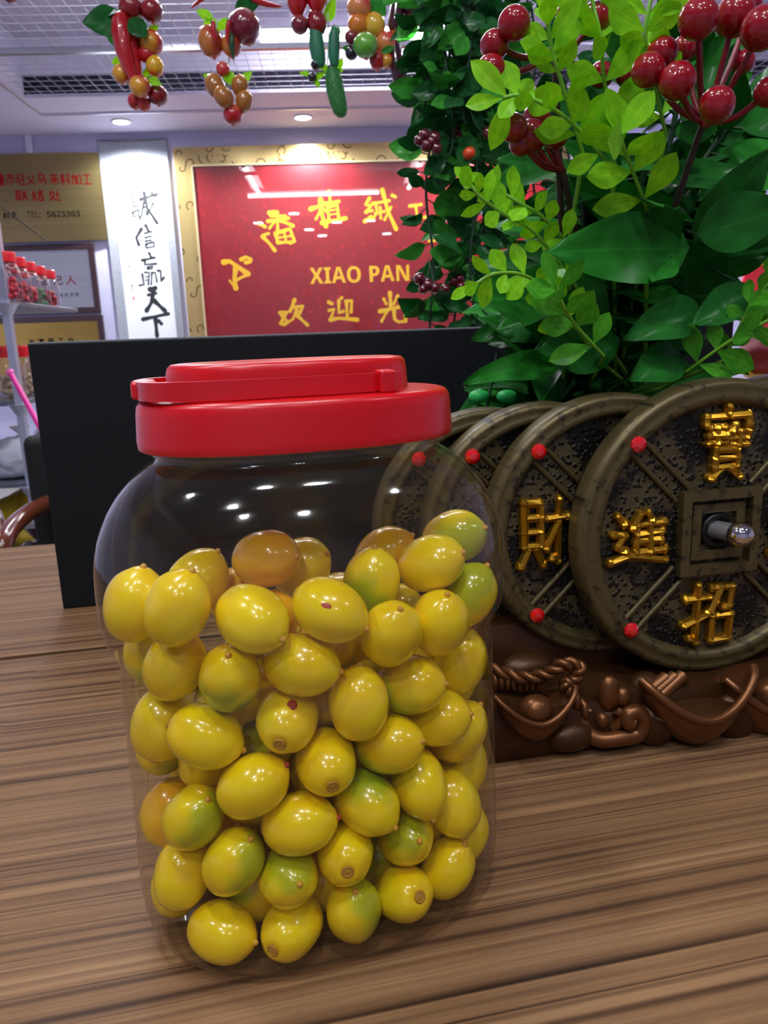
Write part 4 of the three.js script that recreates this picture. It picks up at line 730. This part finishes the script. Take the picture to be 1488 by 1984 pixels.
// ---------------------------------------------------------------- hanging vines
const vineLeaf = leafMat([12, 74, 26], [20, 96, 34], 9.3, 0.2), vineLight = leafMat([44, 132, 36], [58, 150, 42], 3.9, 0.25);
const vineLeaves = [leafGeo(0.33, 0.45, 0.2, 0.15, 0.03), leafGeo(0.3, 0.5, 0.15, -0.05, 0.03, 2), leafGeo(0.36, 0.42, 0.25, 0.25, 0.04, 5)];
const cherryDark = mat(0x5c0a18, 0.15, { clearcoat: 1 }), orangeSkin = mat(0xd8481c, 0.3, { clearcoat: 0.4 }), vineStem = mat(0x123a1e, 0.6), cordMat = mat(0xc9cdd0, 0.6);
const ballGeo = new THREE.SphereGeometry(1, 16, 12);
function vine(label, x, y1, d, gap, fruit) {
  const top = at(x, -10, d), o = thing('hanging_vine', label, 'vine', V(top.x, CEIL + 0.014, top.z), 0, 'artificial vines hanging from the ceiling mesh');
  const q = (px, py, dd) => at(px, py, dd).sub(o.position), pts = [V(0, 0, 0)]; for (let y = -60; y <= y1; y += 60) pts.push(q(x + 8 * Math.sin(y * 0.02 + x), y, d)); pts.push(q(x, y1, d));
  part(o, 'stem', tube(pts, 0.0022, 90, 5), vineStem);
  let i = 0;
  for (let y = -40; y < y1; y += gap, i++) {
    const sx = x + 8 * Math.sin(y * 0.02 + x), B = at(sx, y, d), s = i % 2 ? 1 : -1, dir = V(s * rr(0.4, 1), rr(-0.9, 0.35), rr(-0.5, 0.8)).normalize(), L = rr(0.036, 0.056), b2 = B.clone().addScaledVector(dir, 0.012), T = b2.clone().addScaledVector(dir, L);
    putLeaf(o, 'leaf', vineLeaves[i % 3], rnd() < 0.3 ? vineLight : vineLeaf, b2, T, faceOf(b2, dir, rr(-60, 60)), rr(0.8, 1.1));
    part(o, 'leaf_stalk', bar(B.clone().sub(o.position), b2.clone().sub(o.position), 0.001, 4), vineStem);
  }
  for (const [fx, fy, r, kind] of fruit) { const p = q(fx, fy, d - 0.075), R = r * mpp(d) * 0.97, f = part(o, kind ? 'small_orange' : 'cherry', ballGeo, kind ? orangeSkin : cherryDark, p); f.scale.set(R, R * (kind ? 0.92 : 1), R); part(o, 'fruit_stalk', bar(p, q(x, fy - 45, d), 0.0009, 4), vineStem); }
}
seed(515);
vine('vine with two dark cherry bunches next to the lettering of the red sign', 833, 640, 1.3, 17, [[822, 262, 10], [842, 268, 11], [826, 282, 11], [846, 288, 10], [812, 272, 9], [836, 275, 10], [813, 540, 11], [829, 553, 12], [843, 558, 10], [820, 560, 9]]);
vine('vine with a cherry bunch beside the one nearest the lettering', 875, 650, 1.35, 13, [[868, 244, 9], [882, 252, 9], [862, 264, 10], [896, 258, 10], [878, 545, 9], [890, 540, 9], [863, 560, 9], [893, 556, 10]]);
vine('vine with one small orange fruit and a red cherry', 918, 660, 1.3, 10, [[946, 258, 10], [910, 298, 12, 1], [905, 556, 10], [918, 560, 9]]);
vine('vine with orange fruits low down behind the lime sprigs', 965, 650, 1.4, 11, [[972, 490, 11, 1], [1013, 495, 9, 1], [1000, 340, 10, 1]]);
vine('vine with orange fruits behind the forked lime sprig', 1030, 640, 1.42, 12, [[1046, 482, 10, 1], [1015, 348, 8, 1], [1043, 300, 8, 1]]);
vine('vine almost hidden behind the dark berry cluster', 1100, 620, 1.38, 13, []);
vine('short vine ending above the cherry bunches', 822, 215, 1.28, 15, []);
vine('short dense vine ending behind the dark berries', 905, 240, 1.25, 10, []);
vine('long bare-fruited vine between the cherry bunches and the orange fruits', 945, 655, 1.36, 10, []);
vine('short leafy vine just in front of the aubergines', 870, 300, 1.26, 12, []);

// ---------------------------------------------------------------- strings of artificial fruit and vegetables
const HD = 1.85;                                          // their distance
const twoTone = (a, b, ax, e0 = 0.1, e1 = 0.8) => { const g = new THREE.SphereGeometry(1, 22, 16); return tint(g, (x, y, z) => mix3(a, b, smooth(e0, e1, x * ax[0] + y * ax[1] + z * ax[2] + 0.25 * N(x * 3, y * 3, z * 3)))); };
const skin = mat(0xffffff, 0.2, { vertexColors: true, clearcoat: 0.8, clearcoatRoughness: 0.1 });
const G = {
  apple: twoTone([176, 24, 26], [222, 160, 40], [-0.3, -0.25, 0.9]), darkApple: twoTone([110, 10, 22], [140, 20, 26], [0, 0, 1]), redBall: twoTone([186, 22, 30], [214, 96, 60], [0.2, 0.9, 0.2]), yellow: twoTone([226, 170, 30], [214, 90, 24], [0, -0.9, 0.2], 0.5, 1),
  plum: twoTone([120, 28, 50], [150, 70, 60], [0.3, 0.9, 0.2]), mango: twoTone([170, 52, 30], [196, 120, 50], [-0.6, -0.2, 0.6]), potato: twoTone([170, 106, 40], [186, 124, 52], [0, 1, 0]), green: twoTone([90, 170, 50], [120, 186, 66], [0, 0.5, 0.7]), peach: twoTone([222, 140, 80], [220, 70, 60], [0.5, 0.7, 0.3]), lemonY: twoTone([232, 190, 60], [226, 160, 40], [0, 1, 0]), orange: twoTone([226, 130, 40], [210, 110, 36], [0, 1, 0]), black: twoTone([32, 26, 40], [44, 36, 56], [0, 1, 0]), pink: twoTone([206, 60, 60], [226, 120, 100], [0, 1, 0]),
};
const chiliMat = mat(0xb51216, 0.2, { clearcoat: 0.8 }), eggplantMat = mat(0x3a0f1c, 0.18, { clearcoat: 1 }), cucumberMat = mat(0x2f7a34, 0.45), cucumberTeal = mat(0x2f7a58, 0.4), darkChili = mat(0x214a24, 0.25, { clearcoat: 0.6 });
const cucBump = dataTex(128, 128, (u, v) => { const h = 128 + 120 * N(u * 24, v * 24, 1.5); return [h, h, h]; }, false); cucumberMat.bumpMap = cucBump; cucumberMat.bumpScale = 0.002;
function lathePod(pts, bend) { const g = new THREE.LatheGeometry(pts.map(([r, y]) => new THREE.Vector2(r, y)), 16), p = g.attributes.position; for (let i = 0; i < p.count; i++) { const y = p.getY(i); p.setX(i, p.getX(i) + bend * y * y); } g.computeVertexNormals(); return g; }
const podGeo = lathePod([[0, 0.5], [0.06, 0.49], [0.115, 0.42], [0.13, 0.25], [0.12, 0], [0.09, -0.25], [0.045, -0.42], [0, -0.5]], 0.25);       // chilli
const cucGeo = lathePod([[0, 0.5], [0.09, 0.48], [0.16, 0.4], [0.185, 0.2], [0.19, 0], [0.18, -0.2], [0.15, -0.38], [0.09, -0.47], [0, -0.5]], 0.12);
const eggGeo = lathePod([[0, 0.5], [0.07, 0.48], [0.12, 0.4], [0.15, 0.2], [0.185, -0.1], [0.2, -0.3], [0.15, -0.45], [0, -0.5]], 0.1);
const dropGeo = lathePod([[0, 0.5], [0.2, 0.42], [0.34, 0.2], [0.36, 0], [0.26, -0.25], [0.1, -0.43], [0, -0.5]], 0);
function bunch(label, x, yTop, items, d = HD) {
  const t = at(x, yTop, d), o = thing('fruit_string', label, 'hanging decoration', V(t.x, CEIL + 0.014, t.z), 0, 'strings of artificial fruit under the ceiling');
  let low = yTop; for (const it of items) low = Math.max(low, it[2]);
  part(o, 'cord', tube([V(0, 0, 0), t.clone().sub(o.position), at(x + 4, (yTop + low) / 2, d + 0.01).sub(o.position), at(x, low, d).sub(o.position)], 0.0016, 40, 5), cordMat);
  for (const [name, px, py, r, kind, sy = 1, turn = 0, dz = 0] of items) {
    const p = at(px, py, d + dz), R = r * mpp(d), rp = p.clone().sub(o.position);
    if (G[kind]) { const m = part(o, name, G[kind], skin, rp); m.scale.set(R, R * sy, R); m.rotation.z = rad(turn); if (r > 11) part(m, 'stem_end', new THREE.SphereGeometry(1, 8, 6).scale(0.16, 0.12, 0.16).translate(0, -1.0, 0), orangeSkin); }
    else if (kind === 'leaf' || kind === 'pale') { const dir = V(Math.cos(rad(turn)), Math.sin(rad(turn)), 0.25).normalize(), B = p.clone().addScaledVector(dir, -R), T = p.clone().addScaledVector(dir, R); putLeaf(o, name, bigLeaves[Math.abs(px | 0) % 3], sy === 2 ? limeLeaf : sy === 3 ? vineLeaf : midLeaf, B, T, faceOf(B, dir, rr(-25, 25)), 1.5); }
    else { const [g, m] = { chili: [podGeo, chiliMat], darkchili: [podGeo, darkChili], cuc: [cucGeo, cucumberMat], teal: [cucGeo, cucumberTeal], egg: [eggGeo, eggplantMat], drop: [dropGeo, chiliMat] }[kind]; const q = part(o, name, g, m, rp); const L = 2 * R; q.scale.set(L * sy, L, L * sy); q.rotation.z = rad(turn); part(q, 'calyx', new THREE.ConeGeometry(0.11, 0.1, 6).translate(0, 0.5, 0), vineStem); }
  }
}
seed(616);
bunch('string of red chillies and small red and yellow apples with dark leaves', 264, -40, [['apple', 254, 14, 21, 'darkApple'], ['apple', 294, 20, 19, 'darkApple'], ['leaf', 202, 42, 36, 'leaf', 3, 188], ['leaf', 268, 55, 24, 'leaf', 3, -48, -0.03], ['chilli', 240, 98, 58, 'chili', 1.05, 8, -0.02], ['chilli', 257, 112, 62, 'chili', 0.95, 2], ['apple', 293, 82, 20, 'apple'], ['apple', 285, 105, 15, 'redBall'], ['small_lemon', 300, 128, 15, 'yellow', 1.2], ['apple', 236, 143, 16, 'apple'], ['apple', 271, 167, 18, 'apple', 1, 20, -0.03], ['apple', 306, 184, 17, 'darkApple'], ['pomegranate', 262, 196, 13, 'redBall'], ['pomegranate', 279, 201, 12, 'pink'], ['leaf', 300, 158, 13, 'leaf', 2, -30, -0.03], ['leaf', 285, 140, 11, 'leaf', 2, 40], ['leaf', 229, 118, 12, 'leaf', 2, 200], ['leaf', 220, 78, 14, 'leaf', 1, -70], ['leaf', 297, 56, 11, 'leaf', 2, 20]]);
bunch('string of brown potatoes, mangoes and a pomegranate', 440, -40, [['pomegranate', 473, 50, 27, 'plum'], ['plum', 482, 72, 13, 'plum'], ['mango', 408, 80, 21, 'mango', 1.25, 10], ['mango', 448, 88, 17, 'mango', 1.1], ['chilli', 414, 62, 17, 'chili', 1, 4, -0.03], ['chilli', 441, 62, 19, 'chili', 0.9, -8, -0.03], ['chilli', 449, 92, 20, 'darkchili', 0.9, 0, -0.03], ['potato', 417, 167, 17, 'potato', 1.25, 25], ['potato', 433, 188, 16, 'potato', 1.2, 30, -0.02], ['potato', 465, 166, 15, 'potato', 1.2, -8], ['potato', 473, 195, 15, 'potato', 1.25, -10], ['pomegranate', 451, 222, 17, 'redBall'], ['apple', 432, 134, 12, 'pink'], ['leaf', 396, 28, 15, 'leaf', 2, 150], ['leaf', 432, 46, 13, 'leaf', 2, 40], ['leaf', 407, 43, 12, 'leaf', 2, 190], ['leaf', 476, 150, 15, 'leaf', 2, 40], ['leaf', 408, 152, 14, 'leaf', 2, 150], ['leaf', 445, 152, 16, 'leaf', 2, -60], ['chilli', 516, 8, 28, 'chili', 0.7, 75], ['chilli', 385, 3, 18, 'chili', 0.7, -60], ['leaf', 480, 10, 24, 'leaf', 3, 10]]);
bunch('string of cucumbers and black olives below red peppers', 632, -40, [['pepper', 576, 8, 24, 'drop', 1], ['pepper', 614, 2, 24, 'drop', 1], ['plum', 581, 48, 15, 'plum'], ['plum', 614, 44, 17, 'darkApple', 1.2, 10], ['cucumber', 614, 92, 33, 'teal', 1.05, 4], ['cucumber', 647, 92, 33, 'teal', 0.8, -4], ['cucumber', 651, 180, 41, 'cuc', 1, 10], ['olive', 612, 125, 9, 'black'], ['olive', 643, 134, 8, 'black'], ['olive', 605, 150, 8, 'black'], ['leaf', 641, 18, 20, 'leaf', 2, 60], ['leaf', 590, 142, 9, 'leaf', 2, 170], ['leaf', 620, 146, 10, 'leaf', 2, 10], ['leaf', 614, 160, 9, 'leaf', 2, -60], ['leaf', 628, 132, 9, 'leaf', 2, 180], ['leaf', 656, 138, 9, 'leaf', 2, 10], ['leaf', 658, 124, 10, 'leaf', 2, 50], ['leaf', 652, 60, 11, 'leaf', 1, -70]]);
bunch('bunch of mixed fruit round a green apple', 712, -60, [['peach', 696, 14, 21, 'peach'], ['orange', 694, 47, 18, 'orange'], ['lemon', 726, 48, 18, 'lemonY', 1.1, 20], ['green_apple', 708, 88, 21, 'green', 0.95, 0, -0.03], ['peach', 748, 84, 18, 'peach', 1.05], ['plum', 681, 72, 12, 'plum'], ['olive', 681, 103, 11, 'black'], ['strawberry', 731, 116, 14, 'redBall', 1.2], ['apple', 750, 118, 12, 'apple'], ['orange', 768, 56, 12, 'orange'], ['leaf', 730, 14, 24, 'leaf', 1, -50], ['leaf', 752, 96, 12, 'leaf', 1, 20, -0.05], ['leaf', 675, 95, 11, 'leaf', 1, 170], ['orange', 712, 62, 12, 'orange', 1, 0, 0.05]]);
bunch('string of long dark aubergines next to the vines', 776, -60, [['aubergine', 768, 24, 34, 'egg', 1.05, -6], ['aubergine', 796, 2, 24, 'egg', 1.6, 0], ['aubergine', 769, 122, 37, 'egg', 0.95, 8], ['orange', 784, 58, 10, 'orange']]);
bunch('string of dark fruit right at the top beside the ceiling mesh edge', 18, -60, [['plum', 18, -8, 11, 'darkApple']]);

// ---------------------------------------------------------------- storage rack at the left
const steel = mat(0xaeb2c2, 0.35, { metalness: 0.5 }), rackPlate = mat(0x5f6470, 0.45, { metalness: 0.3 });
const RK = at(30, 720, 3.32);                             // the near upright
const rackY = { jars: at(70, 592, 3.8).y, mid: at(20, 775, 3.4).y, low: at(40, 930, 3.4).y };
{
  const o = thing('storage_rack', 'grey steel storage rack of jars and bags against the plaques', 'rack', V(RK.x, FLOOR, RK.z), ROOM_TURN);
  const top = 1.35 - FLOOR;
  for (const [x, z, t] of [[0, 0, top], [-0.62, 0, top], [0, -0.9, 1.0], [-0.62, -0.9, top - 0.5]]) part(o, 'upright', rbox(0.034, t, 0.034, 0.005, x, t / 2, z), steel);
  for (const y of [rackY.jars, rackY.mid, rackY.low, FLOOR + 0.12]) { part(o, 'shelf', rbox(0.62, 0.02, 0.9, 0.004, -0.31, y - FLOOR - 0.011, -0.45), rackPlate); part(o, 'bracket', new THREE.CylinderGeometry(0.05, 0.02, 0.05, 10).translate(0, y - FLOOR - 0.04, 0), steel); }
  part(o, 'stay_wire', bar(at(2, 400, 3.3).sub(V(RK.x, FLOOR, RK.z)), at(92, 466, 3.5).sub(V(RK.x, FLOOR, RK.z)), 0.003, 6), mat(0x2a2622, 0.5));
}
const rk = (x, y, z) => V(x, 0, z).applyQuaternion(roomQ).add(V(RK.x, y, RK.z));
const clearSmall = mat(0xf2eef0, 0.08, { transmission: 1, thickness: 0 }), lidRed = mat(0xc8101c, 0.35), fillRed = mat(0xb01828, 0.4), fillGreen = mat(0x2c7a3a, 0.5);
const smallJarProfile = [[0, 0], [0, 0.045], [0.006, 0.05], [0.08, 0.052], [0.12, 0.05], [0.14, 0.04], [0.15, 0.036], [0.165, 0.036]].map(([y, r]) => new THREE.Vector2(r, y));
function smallJar(label, pos, s, fill, group) {
  const o = thing('small_jar', label, 'jar', pos, 0, group); o.scale.setScalar(s);
  part(o, 'clear_body', new THREE.LatheGeometry(smallJarProfile, 28), clearSmall);
  part(o, 'red_lid', new THREE.LatheGeometry([[0.04, 0.152], [0.041, 0.156], [0.041, 0.188], [0.038, 0.193], [0, 0.194]].map(([r, y]) => new THREE.Vector2(r, y)), 28), lidRed);
  seed(Math.round(pos.z * 1000)); const g = []; for (let i = 0; i < 40; i++) { const a = rnd() * 7, q = rr(0, 0.034), r = 0.012; g.push(new THREE.SphereGeometry(r, 8, 6).translate(q * Math.cos(a), rr(0.014, 0.085), q * Math.sin(a))); }
  const f = part(o, 'contents', merge(g), fill); f.userData.kind = 'stuff';
}
for (let i = 0; i < 5; i++) { const p = at(22 + 19 * i, 586, 3.35 + 0.2 * i); smallJar('small clear jar of red fruit with a red lid on the top rack shelf', V(p.x, rackY.jars, p.z), 1.0, i === 3 ? fillGreen : fillRed, 'red-lidded jars on the top rack shelf'); }
for (let i = 0; i < 4; i++) { const p = at(-8 + 19 * i, 586, 3.4 + 0.22 * i); smallJar('small red-lidded jar of red fruit in the second row on the top rack shelf', V(p.x, rackY.jars, p.z), 1.0, fillRed, 'second row of jars on the top rack shelf'); }
const fillPale = mat(0xb9a888, 0.5);
for (let i = 0; i < 5; i++) smallJar('small clear jar of pale contents with a red lid on the middle rack shelf', rk(-0.07, rackY.mid, -0.1 - i * 0.17), 1.2, fillPale, 'jars on the middle rack shelf');
function bag(name, label, pos, sx, sy, sz, m, s, group) {
  const g = new THREE.SphereGeometry(1, 40, 28), p = g.attributes.position;
  for (let i = 0; i < p.count; i++) { let x = p.getX(i), y = p.getY(i), z = p.getZ(i); const w = 1 + 0.16 * N(x * 2.2 + s, y * 2.2, z * 2.2) + 0.1 * Math.abs(N(x * 6 + s, y * 6, z * 6)) - 0.06; y = Math.max(y, -0.75); const nk = y > 0.6 ? 1 - 0.75 * (y - 0.6) : 1; p.setXYZ(i, x * w * sx * nk, (y * w + 0.75) * sy, z * w * sz * nk); }
  g.computeVertexNormals(); const o = thing(name, label, 'bag', pos, 0, group); part(o, 'sack', g, m);
  part(o, 'knot', new THREE.ConeGeometry(sx * 0.3, sy * 0.4, 10).rotateX(Math.PI).translate(0, sy * 1.85, 0), m);
}
const plasticWhite = mat(0xc3c8d2, 0.3, { clearcoat: 0.5 }), plasticRed = mat(0xb8121e, 0.3, { clearcoat: 0.7 }), plasticGrey = mat(0x6a7278, 0.35, { clearcoat: 0.4 }), plasticDark = mat(0x2a1014, 0.3, { clearcoat: 0.5 }), plasticBlue = mat(0x1d4fb4, 0.35), plasticYellow = mat(0xb99a20, 0.4);
bag('plastic_bag', 'white plastic bag on the lower rack shelf', rk(-0.12, rackY.low, -0.25), 0.16, 0.11, 0.2, plasticWhite, 1); bag('plastic_bag', 'second white plastic bag further along the lower rack shelf', rk(-0.1, rackY.low, -0.68), 0.14, 0.12, 0.2, plasticWhite, 5);
single('blue_tray', 'flat blue plastic tray under the white bag', 'tray', rbox(0.4, 0.03, 0.5, 0.01), plasticBlue, rk(-0.3, rackY.low + 0.016, -0.62));
bag('plastic_bag', 'yellow plastic bag on the bottom rack shelf', rk(-0.16, FLOOR + 0.12, -0.4), 0.2, 0.17, 0.25, plasticYellow, 9);
{
  const c = at(42, 985, 2.55); bag('plastic_bag', 'crumpled red plastic bag on the floor behind the chair', V(c.x, FLOOR, c.z), 0.2, 0.155, 0.18, plasticRed, 3);
  const e = at(4, 1010, 2.2); bag('plastic_bag', 'grey plastic bag beside the red one behind the chair', V(e.x - 0.04, FLOOR, e.z), 0.17, 0.155, 0.16, plasticGrey, 7);
  const k = at(66, 960, 2.85); bag('plastic_bag', 'dark maroon plastic bag behind the red one', V(k.x, FLOOR, k.z), 0.2, 0.2, 0.16, plasticDark, 11);
}
// pink stick leaning against the rack
{ const a = at(20, 722, 3.2), b = at(95, 860, 3.05), d = b.clone().sub(a).normalize(), foot = a.clone().addScaledVector(d, (FLOOR + 0.012 - a.y) / d.y); const o = thing('pink_stick', 'long pink plastic stick leaning against the rack', 'stick', foot); part(o, 'shaft', bar(a.clone().sub(foot), V(0, 0, 0), 0.011, 12), mat(0xd51f8c, 0.35)); part(o, 'end_cap', new THREE.SphereGeometry(0.016, 14, 10), mat(0xe05aa8, 0.35), a.clone().sub(foot)); }

// ---------------------------------------------------------------- armchair behind the tables
{
  const o = thing('wooden_armchair', 'armchair with a glossy curved wooden arm and a black back behind the table', 'chair', TB(-0.47, FLOOR, -1.72), TABLE_TURN + 0.1);
  const q = o.quaternion.clone().invert(), L = (x, y, d) => at(x, y, d).sub(o.position).applyQuaternion(q);
  const wood = mat(0x6a3018, 0.22, { clearcoat: 0.8, clearcoatRoughness: 0.1 }), cloth = mat(0x070708, 0.7);
  const arm = [L(2, 1080, 1.36), L(8, 1052, 1.37), L(24, 1022, 1.42), L(52, 996, 1.5), L(88, 976, 1.6), L(118, 968, 1.7)];
  part(o, 'arm', tube(arm, 0.017, 40, 14), wood);
  const m = arm.map((p) => V(-p.x + 0.04, p.y, p.z));
  part(o, 'arm', tube(m, 0.017, 40, 14), wood);
  for (const a of [arm, m]) { part(o, 'front_leg', tube([a[0], V(a[0].x, a[0].y - 0.15, a[0].z), V(a[0].x, 0, a[0].z)], 0.017, 20, 10), wood); part(o, 'rear_leg', tube([a[5], V(a[5].x, 0.4, a[5].z - 0.02), V(a[5].x, 0, a[5].z - 0.06)], 0.017, 20, 10), wood); }
  const b0 = arm[5], b1 = m[5];
  part(o, 'backrest', rbox(0.44, 0.42, 0.05, 0.02, L(66, 950, 1.72).x + 0.22, 0.67, b0.z + 0.02), cloth);
  part(o, 'seat', rbox(0.46, 0.07, 0.42, 0.025, (b0.x + b1.x) / 2, 0.42, (b0.z + arm[0].z) / 2), cloth);
}

// ---------------------------------------------------------------- things beyond the planter at the right
{
  const c = at(1500, 735, 2.0), o = thing('low_cabinet', 'plain pale cabinet beyond the coin planter', 'cabinet', V(c.x + 0.22, FLOOR, c.z - 0.1), ROOM_TURN);
  const h = c.y - FLOOR; part(o, 'carcass', rbox(0.7, h, 0.4, 0.005, 0, h / 2, 0), mat(0xb9b4c8, 0.5)); for (const s of [-1, 1]) { const d = part(o, 'door', rbox(0.33, h - 0.12, 0.018, 0.004, s * 0.17, h / 2, 0.208), mat(0xc4c0d0, 0.45)); part(d, 'handle', rbox(0.012, 0.1, 0.014, 0.003, s * 0.03, h / 2, 0.222), steel); }
  bag('cloth_bundle', 'dark red cloth bundle on the pale cabinet', V(c.x + 0.03, c.y, c.z), 0.13, 0.085, 0.1, mat(0x6a0d18, 0.6), 13);
  const dish = thing('yellow_dish', 'shallow yellow-rimmed dish on the pale cabinet', 'dish', V(c.x - 0.06, c.y, c.z + 0.07)); part(dish, 'bowl', new THREE.LatheGeometry([[0, 0.003], [0.02, 0.003], [0.045, 0.012], [0.055, 0.022], [0.053, 0.022], [0.043, 0.014], [0, 0.006]].map(([r, y]) => new THREE.Vector2(r, y)), 30), mat(0xc99a28, 0.35)); 
  // red wall decoration with yellow ornament
  const [x, y] = wallXY(1490, 570, 0.02), w = thing('wall_decoration', 'round red wall decoration with a yellow curl beyond the plant', 'decoration', RM(x, y, WALL_Z), ROOM_TURN);
  part(w, 'red_disc', cyl(0.24, 0.03, 40).rotateX(Math.PI / 2).scale(1, 1.35, 1).translate(0, 0, 0.018), mat(0xb90f1a, 0.4));
  part(w, 'yellow_curl', tube([V(-0.09, 0.25, 0.045), V(-0.02, 0.2, 0.045), V(0.03, 0.1, 0.045), V(-0.08, 0.06, 0.045), V(0.02, 0.02, 0.045)], 0.022, 40, 8), mat(0xd9b21c, 0.4));
}

shade(scene);
renderer.render(scene, camera);
